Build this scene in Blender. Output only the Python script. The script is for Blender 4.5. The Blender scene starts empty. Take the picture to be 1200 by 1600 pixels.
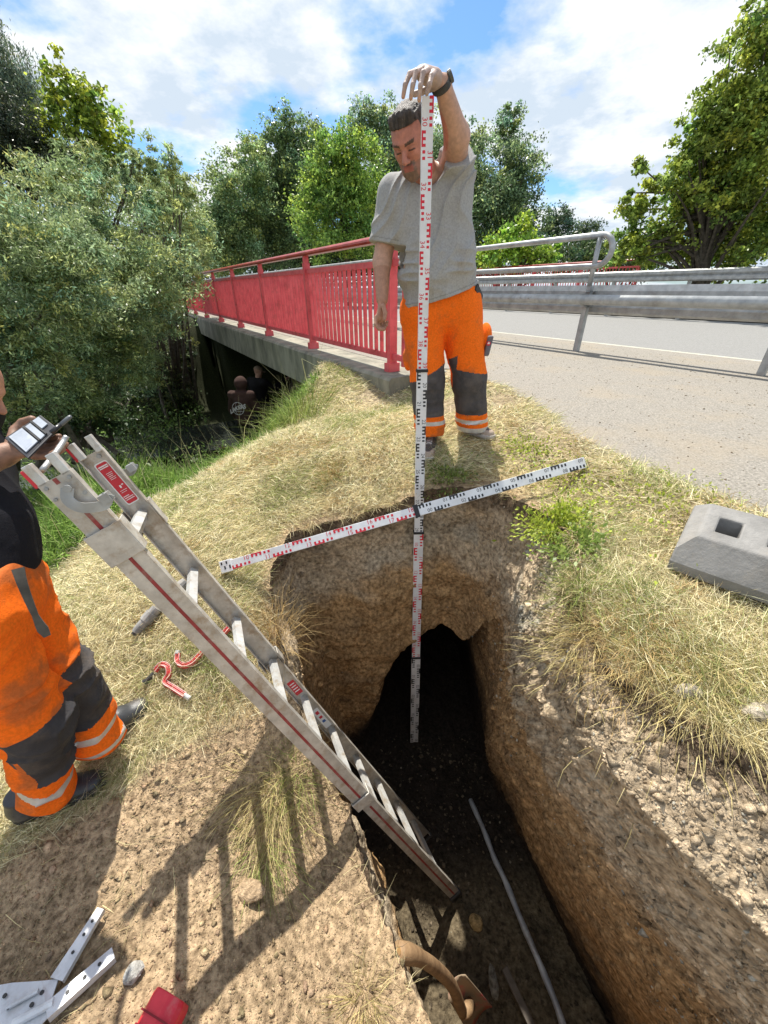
import bpy, math, random
import numpy as np
from mathutils import Vector, Matrix
rng = np.random.default_rng(7)
random.seed(7)
scene = bpy.context.scene
COL = scene.collection
# ---------------- camera ----------------
FPX, H0, ROLL = 603.0, 450.0, math.radians(0.5)
PITCH = math.atan((800 - H0) / FPX)
cF = np.array([0, math.cos(PITCH), -math.sin(PITCH)])
_d0 = np.array([0, -math.sin(PITCH), -math.cos(PITCH)])
_X = np.array([1.0, 0, 0])
cR = math.cos(ROLL) * _X + math.sin(ROLL) * _d0
cD = -math.sin(ROLL) * _X + math.cos(ROLL) * _d0
def ray(px, py): return cF + (px - 600) / FPX * cR + (py - 800) / FPX * cD
def G(px, py, z): r = ray(px, py); return r * (z / r[2])          # point of a ray at height z
def W(px, py, D): r = ray(px, py); return r * (D / r[1])          # point of a ray at ground distance D
def CZ(px, py, d): return ray(px, py) * d                         # point of a ray at lens depth d
cam = bpy.data.cameras.new('camera'); camo = bpy.data.objects.new('camera', cam); COL.objects.link(camo)
cam.sensor_fit = 'AUTO'; cam.sensor_width = 36; cam.lens = FPX / 1600 * 36
cam.clip_start = 0.03; cam.clip_end = 900
M = Matrix(((cR[0], -cD[0], -cF[0], 0), (cR[1], -cD[1], -cF[1], 0), (cR[2], -cD[2], -cF[2], 0), (0, 0, 0, 1)))
camo.matrix_world = M
scene.camera = camo
# ---------------- light ----------------
SUN_EL, SUN_AZ = math.radians(60.5), math.radians(-11)   # azimuth from +Y towards +X
sd = Vector((math.sin(SUN_AZ) * math.cos(SUN_EL), math.cos(SUN_AZ) * math.cos(SUN_EL), math.sin(SUN_EL)))
sun = bpy.data.lights.new('sun', 'SUN'); sun.energy = 5.0; sun.angle = math.radians(0.5); sun.color = (1, 0.95, 0.86)
suno = bpy.data.objects.new('sun', sun); COL.objects.link(suno)
suno.rotation_euler = sd.to_track_quat('Z', 'Y').to_euler()
scene.view_settings.view_transform = 'Standard'; scene.view_settings.look = 'None'
scene.view_settings.exposure = 0.62; scene.view_settings.gamma = 1
world = bpy.data.worlds.new('World'); scene.world = world; world.use_nodes = True
nt = world.node_tree; nt.nodes.clear(); N = nt.nodes.new; Lk = nt.links.new
out = N('ShaderNodeOutputWorld'); bg = N('ShaderNodeBackground'); bg.inputs[1].default_value = 0.092
sky = N('ShaderNodeTexSky'); sky.sky_type = 'NISHITA'; sky.sun_disc = False
sky.sun_elevation = SUN_EL; sky.sun_rotation = SUN_AZ; sky.air_density = 1.0; sky.dust_density = 0.6; sky.ozone_density = 1.5
tc = N('ShaderNodeTexCoord'); sep = N('ShaderNodeSeparateXYZ'); Lk(tc.outputs['Generated'], sep.inputs[0])
def mth(op, a, b=None, c=None):
    n = N('ShaderNodeMath'); n.operation = op
    for i, v in enumerate((a, b, c)):
        if v is None: continue
        if isinstance(v, (int, float)): n.inputs[i].default_value = v
        else: Lk(v, n.inputs[i])
    return n.outputs[0]
zz = mth('ADD', mth('MAXIMUM', sep.outputs[2], 0.0), 0.22)
cmb = N('ShaderNodeCombineXYZ'); Lk(mth('DIVIDE', sep.outputs[0], zz), cmb.inputs[0]); Lk(mth('DIVIDE', sep.outputs[1], zz), cmb.inputs[1])
def noise(vec, scale, det, rough, off=(0, 0, 0)):
    mp = N('ShaderNodeMapping'); mp.inputs['Location'].default_value = off; Lk(vec, mp.inputs[0])
    n = N('ShaderNodeTexNoise'); n.inputs['Scale'].default_value = scale; n.inputs['Detail'].default_value = det
    n.inputs['Roughness'].default_value = rough; Lk(mp.outputs[0], n.inputs['Vector']); return n.outputs[0]
def ramp(fac, stops):
    r = N('ShaderNodeValToRGB'); el = r.color_ramp.elements
    while len(el) < len(stops): el.new(0.5)
    for e, (p, c) in zip(el, stops): e.position = p; e.color = (*c, 1)
    Lk(fac, r.inputs[0]); return r.outputs[0]
n1 = noise(cmb.outputs[0], 1.35, 9, 0.56, (0.35, 1.2, 0.0))
n2 = noise(cmb.outputs[0], 2.6, 8, 0.6, (4.1, 2.2, 1.0))
cover = ramp(n1, [(0.395, (0, 0, 0)), (0.50, (1, 1, 1))])
shade = ramp(n2, [(0.42, (5.0, 5.8, 6.7)), (0.57, (7.8, 8.0, 8.2))])
mx = N('ShaderNodeMixRGB'); Lk(cover, mx.inputs[0])
skb = N('ShaderNodeMixRGB'); skb.blend_type = 'MULTIPLY'; skb.inputs[0].default_value = 1; skb.inputs[2].default_value = (.70, .98, 1.30, 1)
Lk(sky.outputs[0], skb.inputs[1])
Lk(skb.outputs[0], mx.inputs[1]); Lk(shade, mx.inputs[2]); Lk(mx.outputs[0], bg.inputs[0]); Lk(bg.outputs[0], out.inputs[0])

# ---------------- helpers ----------------
def _hash(ix, iy, iz, seed):
    h = (ix.astype(np.uint32) * np.uint32(374761393) + iy.astype(np.uint32) * np.uint32(668265263) + iz.astype(np.uint32) * np.uint32(2147483647 % 4294967291) + np.uint32((seed * 144665) & 0xffffffff))
    h = (h ^ (h >> np.uint32(13))) * np.uint32(1274126177)
    h = (h ^ (h >> np.uint32(16))) * np.uint32(2246822519)
    return ((h ^ (h >> np.uint32(15))) & np.uint32(0xffffff)).astype(np.float32) / 16777215.0
def vnoise(P, seed=0):
    P = np.asarray(P, dtype=np.float64)
    i = np.floor(P).astype(np.int64); f = (P - i); f = f * f * (3 - 2 * f)
    r = 0
    for dx in (0, 1):
        wx = f[:, 0] if dx else 1 - f[:, 0]
        for dy in (0, 1):
            wy = f[:, 1] if dy else 1 - f[:, 1]
            for dz in (0, 1):
                wz = f[:, 2] if dz else 1 - f[:, 2]
                r = r + wx * wy * wz * _hash(i[:, 0] + dx + 4096, i[:, 1] + dy + 4096, i[:, 2] + dz + 4096, seed)
    return r * 2 - 1
def fbm(P, s=1.0, o=4, seed=0, g=0.5):
    P = np.asarray(P, dtype=np.float64) * s; r = 0; a = 1; t = 0
    for k in range(o):
        r = r + a * vnoise(P, seed + k); t += a; a *= g; P = P * 2.03 + 3.7
    return r / t
def sstep(a, b, x): t = np.clip((x - a) / (b - a), 0, 1); return t * t * (3 - 2 * t)
def nrm(v): v = np.asarray(v, float); return v / np.linalg.norm(v)

def tag(o, label=None, cat=None, group=None, kind=None):
    if label: o['label'] = label
    if cat: o['category'] = cat
    if group: o['group'] = group
    if kind: o['kind'] = kind
    return o
def empty(name, loc=(0, 0, 0), parent=None):
    o = bpy.data.objects.new(name, None); o.location = Vector(loc); COL.objects.link(o); o.empty_display_size = 0.1
    if parent: attach(o, parent)
    return o
def attach(o, parent):
    o.parent = parent
    p = parent; off = Vector((0, 0, 0))
    while p is not None: off += p.location; p = p.parent
    o.location = o.location - off
def mesh_np(name, V, F, mat=None, parent=None, cols=None, smooth=False, bevel=0):
    """V nx3 (world), F (m,k) array or list of faces; cols nx3 per point"""
    me = bpy.data.meshes.new(name); V = np.asarray(V, dtype=np.float32)
    if isinstance(F, np.ndarray):
        m, k = F.shape
        me.vertices.add(len(V)); me.vertices.foreach_set('co', V.ravel())
        me.loops.add(m * k); me.loops.foreach_set('vertex_index', F.astype(np.int32).ravel())
        me.polygons.add(m); me.polygons.foreach_set('loop_start', np.arange(0, m * k, k, dtype=np.int32))
        me.update(calc_edges=True)
    else:
        me.from_pydata([tuple(map(float, v)) for v in V], [], [tuple(int(i) for i in f) for f in F]); me.update()
    if smooth: me.polygons.foreach_set('use_smooth', np.ones(len(me.polygons), dtype=bool))
    if cols is not None:
        ca = me.color_attributes.new('Col', 'FLOAT_COLOR', 'POINT')
        c4 = np.ones((len(V), 4), dtype=np.float32); c4[:, :3] = cols; ca.data.foreach_set('color', c4.ravel())
    if mat: me.materials.append(mat)
    o = bpy.data.objects.new(name, me); COL.objects.link(o)
    if parent is not None:
        o.parent = parent; p = parent; off = Vector((0, 0, 0))
        while p is not None: off += p.location; p = p.parent
        o.location = -off
    if bevel:
        b = o.modifiers.new('bevel', 'BEVEL'); b.width = bevel; b.segments = 2; b.limit_method = 'ANGLE'; b.angle_limit = 0.6
    return o
def frame(z, up=(0, 0, 1)):
    z = nrm(z); x = np.cross(up, z)
    if np.linalg.norm(x) < 1e-4: x = np.cross((0, 1, 0), z)
    x = nrm(x); return x, np.cross(z, x), z
class MB:
    def __init__(s): s.V = []; s.F = []
    def add(s, V, F):
        b = len(s.V); s.V += [tuple(v) for v in V]; s.F += [tuple(i + b for i in f) for f in F]; return s
    def box(s, c, ax, ay, az):       # centre, three half-axis vectors
        c, ax, ay, az = (np.asarray(v, float) for v in (c, ax, ay, az))
        V = [c + i * ax + j * ay + k * az for i in (-1, 1) for j in (-1, 1) for k in (-1, 1)]
        return s.add(V, [(0, 1, 3, 2), (4, 6, 7, 5), (0, 4, 5, 1), (2, 3, 7, 6), (0, 2, 6, 4), (1, 5, 7, 3)])
    def bar(s, a, b, w, h, up=(0, 0, 1)):
        a = np.asarray(a, float); b = np.asarray(b, float); x, y, z = frame(b - a, up)
        return s.box((a + b) / 2, x * w / 2, y * h / 2, (b - a) / 2)
    def sweep(s, pts, prof, ups=None, cap=True, closed=True):
        """prof: list of (u,v) or function i->list; u along side, v along up"""
        pts = [np.asarray(p, float) for p in pts]; n = len(pts); b = len(s.V); k = None
        for i, p in enumerate(pts):
            d = pts[min(i + 1, n - 1)] - pts[max(i - 1, 0)]
            up = ups[i] if isinstance(ups, list) else (ups if ups is not None else (0, 0, 1))
            x, y, z = frame(d, up); pr = prof(i) if callable(prof) else prof; k = len(pr)
            s.V += [tuple(p + x * u + y * v) for u, v in pr]
        for i in range(n - 1):
            for j in range(k if closed else k - 1):
                j2 = (j + 1) % k; s.F.append((b + i * k + j, b + i * k + j2, b + (i + 1) * k + j2, b + (i + 1) * k + j))
        if cap and closed:
            s.F.append(tuple(b + j for j in range(k))[::-1]); s.F.append(tuple(b + (n - 1) * k + j for j in range(k)))
        return s
    def tube(s, pts, r, seg=10, ups=None):
        rr = r if callable(r) else (lambda i: r)
        return s.sweep(pts, lambda i: [(rr(i) * math.cos(2 * math.pi * j / seg), rr(i) * math.sin(2 * math.pi * j / seg)) for j in range(seg)], ups)
    def prism(s, poly, off):           # 3d polygon extruded along off
        n = len(poly); off = np.asarray(off, float)
        V = [np.asarray(p, float) for p in poly] + [np.asarray(p, float) + off for p in poly]
        return s.add(V, [tuple(range(n))[::-1], tuple(range(n, 2 * n))] + [(i, (i + 1) % n, n + (i + 1) % n, n + i) for i in range(n)])
    def build(s, name, mat, parent=None, bevel=0, smooth=False):
        return mesh_np(name, np.array(s.V), s.F, mat, parent, smooth=smooth, bevel=bevel)
def spline(pts, n=8):
    P = [np.asarray(p, float) for p in pts]; P = [2 * P[0] - P[1]] + P + [2 * P[-1] - P[-2]]; R = []
    for i in range(1, len(P) - 2):
        for t in np.linspace(0, 1, n, endpoint=False):
            a, b, c, d = P[i - 1:i + 3]
            R.append(0.5 * ((2 * b) + (-a + c) * t + (2 * a - 5 * b + 4 * c - d) * t * t + (-a + 3 * b - 3 * c + d) * t ** 3))
    return R + [P[-2]]
def interp(xs, ys, x): return np.interp(x, xs, ys)

# ---------------- materials ----------------
def mat(name, c1, c2=None, rough=0.8, metal=0.0, scale=8.0, bump=0.0, bscale=None, detail=6, spec=0.5, lo=0.35, hi=0.65, trans=0.0, attr=False, dirt=None, dirtscale=3.0, dirtamt=0.6, coat=0, stretch=None, alt=None):
    m = bpy.data.materials.new(name); m.use_nodes = True; t = m.node_tree; N = t.nodes.new; L = t.links.new
    b = t.nodes['Principled BSDF']; b.inputs['Roughness'].default_value = rough; b.inputs['Metallic'].default_value = metal
    b.inputs['Specular IOR Level'].default_value = spec
    if coat: b.inputs['Coat Weight'].default_value = coat
    tc = N('ShaderNodeTexCoord'); vec = tc.outputs['Object']
    if stretch:
        mp = N('ShaderNodeMapping'); mp.inputs['Scale'].default_value = stretch; L(vec, mp.inputs[0]); vec = mp.outputs[0]
    def nz(s, d=detail, r=0.6):
        n = N('ShaderNodeTexNoise'); n.inputs['Scale'].default_value = s; n.inputs['Detail'].default_value = d; n.inputs['Roughness'].default_value = r; L(vec, n.inputs['Vector']); return n.outputs[0]
    def rp(f, a, b_, p0, p1):
        r = N('ShaderNodeValToRGB'); r.color_ramp.elements[0].position = p0; r.color_ramp.elements[1].position = p1
        r.color_ramp.elements[0].color = (*a, 1); r.color_ramp.elements[1].color = (*b_, 1); L(f, r.inputs[0]); return r.outputs[0]
    if attr:
        at = N('ShaderNodeAttribute'); at.attribute_name = 'Col'
        if c2 is None: col = at.outputs['Color']
        else:
            mu = N('ShaderNodeMixRGB'); mu.blend_type = 'MULTIPLY'; mu.inputs[0].default_value = 1
            L(at.outputs['Color'], mu.inputs[1]); L(rp(nz(scale), c1, c2, lo, hi), mu.inputs[2]); col = mu.outputs[0]
    elif c2 is not None: col = rp(nz(scale), c1, c2, lo, hi)
    else:
        rg = N('ShaderNodeRGB'); rg.outputs[0].default_value = (*c1, 1); col = rg.outputs[0]
    if dirt is not None:
        mi = N('ShaderNodeMixRGB'); f = rp(nz(dirtscale, 8, 0.7), (0, 0, 0), (dirtamt,) * 3, 0.5, 0.68); L(f, mi.inputs[0]); L(col, mi.inputs[1]); mi.inputs[2].default_value = (*dirt, 1); col = mi.outputs[0]
    L(col, b.inputs['Base Color'])
    if bump:
        bp = N('ShaderNodeBump'); bp.inputs['Strength'].default_value = bump; bp.inputs['Distance'].default_value = 0.015 if attr else 0.01
        L(nz(bscale or scale * 4, 8, 0.65), bp.inputs['Height']); L(bp.outputs[0], b.inputs['Normal'])
    if trans:
        ou = t.nodes['Material Output']; tr = N('ShaderNodeBsdfTranslucent'); ms = N('ShaderNodeMixShader'); ms.inputs[0].default_value = trans
        L(col, tr.inputs['Color']); L(b.outputs[0], ms.inputs[1]); L(tr.outputs[0], ms.inputs[2]); L(ms.outputs[0], ou.inputs['Surface'])
    return m
M_VC = mat('coloured_soil', (0.5, 0.48, 0.46), (1.45, 1.45, 1.45), 0.95, attr=True, scale=45, bump=1.0, bscale=70, spec=0.15)
M_LEAF = mat('leaf', (0, 0, 0), None, 0.42, attr=True, trans=0.45, spec=0.4)
M_GRASS = mat('grass_blade', (0, 0, 0), None, 0.6, attr=True, trans=0.3, spec=0.25)
M_BARK = mat('bark', (0.05, 0.04, 0.03), (0.14, 0.12, 0.09), 0.9, scale=14, bump=0.8)
M_ASPH = mat('path_asphalt', (0.19, 0.175, 0.15), (0.36, 0.33, 0.285), 0.95, scale=90, bump=0.7, bscale=160, spec=0.2, dirt=(0.34, 0.28, 0.2), dirtscale=1.2, dirtamt=0.55)
M_ROAD = mat('road_asphalt', (0.19, 0.187, 0.178), (0.28, 0.275, 0.262), 0.9, scale=60, bump=0.5, bscale=140, spec=0.25)
M_CONC = mat('old_concrete', (0.16, 0.155, 0.12), (0.34, 0.32, 0.25), 0.9, scale=5, bump=0.5, bscale=40, dirt=(0.09, 0.085, 0.065), dirtscale=1.7, dirtamt=0.7, stretch=(1, 1, 0.45))
M_CONCL = mat('pale_concrete', (0.36, 0.35, 0.28), (0.5, 0.48, 0.4), 0.9, scale=6, bump=0.3, bscale=40)
M_REDP = mat('red_paint', (0.64, 0.085, 0.10), (0.77, 0.14, 0.15), 0.5, scale=6, dirt=(0.32, 0.05, 0.04), dirtscale=7, dirtamt=0.6)
M_REDR = mat('red_rail_top', (0.25, 0.025, 0.02), (0.40, 0.05, 0.035), 0.35, scale=5)
M_GALV = mat('galvanised_steel', (0.30, 0.31, 0.31), (0.46, 0.47, 0.46), 0.48, metal=0.55, scale=9, dirt=(0.24, 0.22, 0.18), dirtscale=4, dirtamt=0.5)
M_ALU = mat('weathered_aluminium', (0.40, 0.375, 0.33), (0.60, 0.57, 0.51), 0.5, metal=0.35, scale=16, dirt=(0.30, 0.22, 0.14), dirtscale=17, dirtamt=0.85, bump=0.15, bscale=90)
M_ALU2 = mat('clean_aluminium', (0.5, 0.5, 0.48), (0.66, 0.66, 0.63), 0.42, metal=0.45, scale=16, dirt=(0.38, 0.30, 0.2), dirtscale=22, dirtamt=0.8)
M_STRIPE = mat('dark_red_stripe', (0.22, 0.02, 0.02), (0.33, 0.04, 0.04), 0.6, scale=22, dirt=(0.3, 0.22, 0.17), dirtscale=14, dirtamt=0.6)
M_REDL = mat('red_label', (0.55, 0.02, 0.035), (0.62, 0.03, 0.05), 0.45, scale=20)
M_WHITE = mat('white_print', (0.78, 0.78, 0.76), (0.84, 0.84, 0.82), 0.5, scale=30)
M_STAFF = mat('staff_white', (0.68, 0.69, 0.70), (0.8, 0.8, 0.8), 0.45, scale=12, dirt=(0.55, 0.5, 0.44), dirtscale=10, dirtamt=0.35)
M_SRED = mat('staff_red', (0.62, 0.01, 0.03), None, 0.5)
M_SBLK = mat('staff_black', (0.012, 0.012, 0.015), None, 0.5)
M_BLK = mat('black_rubber_and_shade', (0.02, 0.02, 0.02), (0.05, 0.048, 0.045), 0.6, scale=20)  # rubber parts, and the sheets standing for shade in the plate slots
M_GREYPL = mat('recycled_plastic', (0.15, 0.145, 0.135), (0.26, 0.25, 0.235), 0.7, scale=7, bump=0.3, bscale=60, dirt=(0.3, 0.26, 0.21), dirtscale=5, dirtamt=0.5)
# ---------------- terrain ----------------
RA = np.array([0.10, 4.38]); RD = nrm([-0.517, 0.856]); RN = np.array([-RD[1], RD[0]])  # railing line, along, outwards (left)
if RN[0] > 0: RN = -RN
ZP = -0.80
def sq(x, y): dx = x - RA[0]; dy = y - RA[1]; return dx * RD[0] + dy * RD[1], dx * RN[0] + dy * RN[1]
def XY(s, q): return RA + RD * s + RN * q
CH = [np.array(p, float) for p in [(-16, -14), (-11, -4), (-9.6, 1.5), (-7.6, 6.0), (-6.0, 8.4), XY(6.5, 1.9), XY(6.4, 1.0), XY(6.2, -3), XY(6.0, -14), XY(8, -40), XY(30, -80)]]
def chdist(x, y):
    d = np.full(x.shape, 1e9)
    for a, b in zip(CH[:-1], CH[1:]):
        ab = b - a; t = np.clip(((x - a[0]) * ab[0] + (y - a[1]) * ab[1]) / (ab @ ab), 0, 1)
        d = np.minimum(d, np.hypot(x - a[0] - t * ab[0], y - a[1] - t * ab[1]))
    return d
CREST = [XY(1.5, .0), XY(.75, .35)] + [np.array(p) for p in [(-.9, 4.1), (-1.15, 3.85), (-1.53, 3.37), (-1.98, 2.96), (-2.52, 2.33), (-2.85, 1.95), (-3.9, -.5), (-6, -7)]]
def crestd(x, y):
    """distance beyond the crest of the bank, 0 on the near side"""
    d = np.full(x.shape, 1e9); sg = np.zeros(x.shape)
    for a, b in zip(CREST[:-1], CREST[1:]):
        ab = b - a; t = np.clip(((x - a[0]) * ab[0] + (y - a[1]) * ab[1]) / (ab @ ab), 0, 1)
        dx, dy = x - a[0] - t * ab[0], y - a[1] - t * ab[1]; dd = np.hypot(dx, dy); c_ = ab[0] * dy - ab[1] * dx
        m = dd < d; d = np.where(m, dd, d); sg = np.where(m, np.sign(c_), sg)
    return np.where(sg < 0, d, 0)
def pathside(x, y):
    """signed distance to the near edge of the path, positive on the path"""
    d = np.full(x.shape, 1e9); sg = np.zeros(x.shape)
    for a, b in zip(PEDGE[:-1], PEDGE[1:]):
        ab = b - a; t = np.clip(((x - a[0]) * ab[0] + (y - a[1]) * ab[1]) / (ab @ ab), 0, 1)
        dx, dy = x - a[0] - t * ab[0], y - a[1] - t * ab[1]; dd = np.hypot(dx, dy); c_ = ab[0] * dy - ab[1] * dx
        m = dd < d; d = np.where(m, dd, d); sg = np.where(m, np.sign(c_), sg)
    return d * sg
def Hbase(x, y):
    s, q = sq(x, y)
    b = interp([-1e3, 0.2, 0.8, 1.4, 2.3, 3.1, 3.7, 6, 9, 1e3], [ZP, ZP, -.88, -.98, -1.28, -1.6, -1.9, -2.2, -1.6, -1.2], q)
    cd_ = crestd(x, y) * (q > .05) * (chdist(x, y) < 12) * (x > -9); b = np.maximum(b - interp([1.5, 3.0], [1.1, .36], q) * sstep(0, .5, cd_) * cd_, -3.28)
    far = sstep(9.5, 12.0, s) * (q > 0.1)
    b = b * (1 - far) + far * interp([0, 3, 8, 1e3], [ZP, -1.0, -1.3, -1.1], q)
    t = 1 - sstep(1.7, 3.55, chdist(x, y))
    return b * (1 - t) + t * (-3.28)
PEDGE = [G(*p, -.775)[:2] for p in ((713, 577), (772, 598), (822, 625), (872, 664), (925, 700), (1000, 735), (1090, 772), (1200, 812))] + [np.array([2.3, .9]), np.array([3.6, -2])]
CPTS = [G(670, 705, -.90), G(745, 690, -.88), G(345, 888, -1.26), G(250, 1060, -1.52), G(190, 1120, -1.6), G(100, 1230, -1.66), G(90, 900, -1.88),
        G(440, 680, -1.35), G(300, 760, -1.62), G(600, 640, -1.02), G(430, 985, -1.46), G(505, 1180, -1.86), G(548, 1262, -2.03), G(605, 1440, -2.06), G(685, 1610, -2.02),
        G(560, 1480, -1.98), G(400, 1350, -1.85), G(300, 1250, -1.72), G(200, 1420, -1.72), G(300, 1590, -1.76), G(60, 1500, -1.7), G(450, 1230, -1.84),
        G(920, 724, -.90), G(1060, 930, -.93), G(1200, 950, -.92), G(900, 960, -.95), G(1060, 1090, -1.0), G(1200, 1180, -1.02), G(840, 830, -.95),
        G(750, 765, -.98), G(655, 775, -1.05), G(560, 800, -1.16), G(455, 835, -1.28), G(424, 905, -1.36), G(850, 690, -.83), G(985, 770, -.84), G(800, 640, -.80), G(905, 690, -.79), G(1000, 735, -.785), G(1090, 772, -.785), G(1200, 812, -.785), np.array([2.2, 1.0, -.79]), np.array([2.9, -.2, -.79]),
        np.array([1.4, -.3, -1.05]), np.array([.7, -.8, -1.5]), np.array([.1, -.6, -1.8]), np.array([2.2, .2, -.86]), np.array([-1, -.6, -1.75]), np.array([-2.2, .6, -1.85])]
CPTS = np.array(CPTS); SG = 0.42
_K = np.exp(-((CPTS[:, None, :2] - CPTS[None, :, :2]) ** 2).sum(-1) / (2 * SG * SG))
CW = np.linalg.solve(_K + 0.06 * np.eye(len(CPTS)), CPTS[:, 2] - Hbase(CPTS[:, 0], CPTS[:, 1]))
def H(x, y, rough=True):
    x = np.atleast_1d(np.asarray(x, float)); y = np.atleast_1d(np.asarray(y, float))
    z = Hbase(x, y)
    m = (np.abs(x) < 5) & (np.abs(y) < 6)
    if m.any():
        xm, ym = x[m], y[m]
        z[m] += np.exp(-((xm[:, None] - CPTS[None, :, 0]) ** 2 + (ym[:, None] - CPTS[None, :, 1]) ** 2) / (2 * SG * SG)) @ CW
    s, q = sq(x, y)
    pav = (q < 0.15)
    z = np.where(pav & (chdist(x, y) > 3.5), np.minimum(z, ZP + .018), z)
    if rough:
        P = np.stack([x, y, 0 * x], 1)
        a = sstep(0.1, 0.7, q) * 0.035 + 0.0
        z = z + a * fbm(P, 2.2, 4, 11) + a * 0.35 * fbm(P, 14, 3, 5)
        z = z - 0.006 * (1 - sstep(0.0, 0.3, q))
    m = (x > .5) & (x < 4.5) & (y > -3) & (y < 5.2)
    if m.any():
        dp = np.full(m.sum(), 9.0)
        for a_, b_ in zip(PEDGE[:-1], PEDGE[1:]):
            ab = b_ - a_; t = np.clip(((x[m] - a_[0]) * ab[0] + (y[m] - a_[1]) * ab[1]) / (ab @ ab), 0, 1); dp = np.minimum(dp, np.hypot(x[m] - a_[0] - t * ab[0], y[m] - a_[1] - t * ab[1]))
        f_ = sstep(.30, .06, dp); zm = z[m] * (1 - f_) + (-.7795) * f_; z[m] = np.where(pathside(x[m], y[m]) > .03, np.minimum(zm, -.786), zm)
    return z
def H1(x, y): return float(H(np.array([x]), np.array([y]))[0])

TC = np.array([0.36, 0.98])
def w(*a): return np.array(a, float)
KEYS = [  # rim, mid, bottom, recess exponent
    (w(1.40, -.25, 0), w(1.30, -.2, -1.6), w(1.2, -.1, -3.2), 1),
    (G(1200, 1185, -1.0), G(1200, 1470, -1.2), G(945, 1590, -3.2), 1),
    (G(1060, 1100, -.98), G(1050, 1310, -1.17), G(872, 1440, -3.2), 1),
    (G(955, 1025, -.96), G(940, 1170, -1.15), G(808, 1300, -3.22), 1),
    (G(880, 920, -.94), G(865, 1040, -1.13), G(757, 1190, -3.28), 1),
    (G(840, 800, -.95), G(800, 950, -1.5), G(742, 1120, -3.3), 1),
    (G(752, 762, -.98), G(726, 1000, -2.15), w(.80, 2.9, -3.36), .22),
    (G(655, 775, -1.05), G(690, 975, -2.08), w(.45, 3.2, -3.36), .18),
    (G(600, 790, -1.1), G(640, 1005, -2.2), w(.15, 2.9, -3.36), .22),
    (G(545, 805, -1.17), G(592, 1070, -2.5), G(570, 1165, -3.2), 1),
    (G(455, 835, -1.28), G(500, 1010, -2.15), w(-.28, 1.75, -3.2), 1),
    (G(424, 905, -1.36), G(465, 1020, -1.95), w(-.28, 1.5, -3.2), 1),
    (G(432, 1000, -1.5), G(470, 1080, -1.95), w(-.24, 1.2, -3.2), 1),
    (G(505, 1182, -1.85), w(-.26, .98, -2.3), w(-.12, 1.0, -3.15), 1),
    (G(550, 1268, -2.03), w(-.1, .85, -2.4), w(-.02, .85, -3.1), 1),
    (G(607, 1445, -2.06), w(.05, .47, -2.4), w(.10, .5, -3.1), 1),
    (G(688, 1612, -2.02), w(.22, .2, -2.4), w(.25, .2, -3.1), 1),
    (w(.45, -.35, 0), w(.5, -.32, -2.3), w(.5, -.3, -3.1), 1),
    (w(1.0, -.55, 0), w(1.0, -.5, -2), w(1.0, -.4, -3.1), 1)]
ang = np.array([math.atan2(k[0][1] - TC[1], k[0][0] - TC[0]) for k in KEYS]); ang = np.unwrap(ang)
assert (np.diff(ang) > 0).all(), ang
NA = 1400
_t = np.linspace(0, 2 * math.pi, 7201) + ang[0]; _a3 = np.concatenate([ang - 2 * math.pi, ang, ang + 2 * math.pi]); _r3 = np.array([math.hypot(k[0][0] - TC[0], k[0][1] - TC[1]) for k in KEYS] * 3)
_rr = np.interp(_t, _a3, _r3); _x = TC[0] + _rr * np.cos(_t); _y = TC[1] + _rr * np.sin(_t)
_w = np.where((_x > .4) & (_y < 1.5), 2.2, 1.0) * np.where(_y < -.3, .35, 1); _w = np.convolve(np.pad(_w, 100, mode='wrap'), np.ones(201) / 201, 'valid')
_l = np.concatenate([[0], np.cumsum(np.hypot(np.diff(_x), np.diff(_y)) * _w[1:])]); th = np.interp(np.linspace(0, _l[-1], NA, endpoint=False), _l, _t)
def per(vals):
    a = np.concatenate([ang - 2 * math.pi, ang, ang + 2 * math.pi]); v = np.concatenate([vals] * 3)
    r = np.interp(th, a, v); k = np.hanning(31); k /= k.sum(); return np.convolve(np.concatenate([r[-15:], r, r[:15]]), k, 'valid')
rimr = per(np.array([math.hypot(k[0][0] - TC[0], k[0][1] - TC[1]) for k in KEYS]))
rimr = rimr + 0.04 * fbm(np.stack([np.cos(th) * 3, np.sin(th) * 3, 0 * th], 1), 3.5, 5, 3, .62)
ct, st = np.cos(th), np.sin(th)
rimx, rimy = TC[0] + rimr * ct, TC[1] + rimr * st
mid = np.stack([per(np.array([k[1][i] for k in KEYS])) for i in range(3)], 1)
bot = np.stack([per(np.array([k[2][i] for k in KEYS])) for i in range(3)], 1)
rec = per(np.array([k[3] for k in KEYS], float))
# outward rings: ground
dr = [0.0]; st_ = 0.009
while dr[-1] < 260: dr.append(dr[-1] + st_); st_ = min(st_ * 1.024, 12) if dr[-1] > 0.5 else st_ * 1.008
dr = np.array(dr); NR = len(dr)
gx = rimx[None, :] + dr[:, None] * ct; gy = rimy[None, :] + dr[:, None] * st
gz = H(gx.ravel(), gy.ravel())
GV = np.stack([gx.ravel(), gy.ravel(), gz], 1)
def rim_dist(x, y):   # radial distance outside the rim
    a = (np.arctan2(y - TC[1], x - TC[0]) - th[0]) % (2 * math.pi); return np.hypot(x - TC[0], y - TC[1]) - np.interp(a, np.append(th - th[0], 2 * math.pi), np.append(rimr, rimr[0]))
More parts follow.
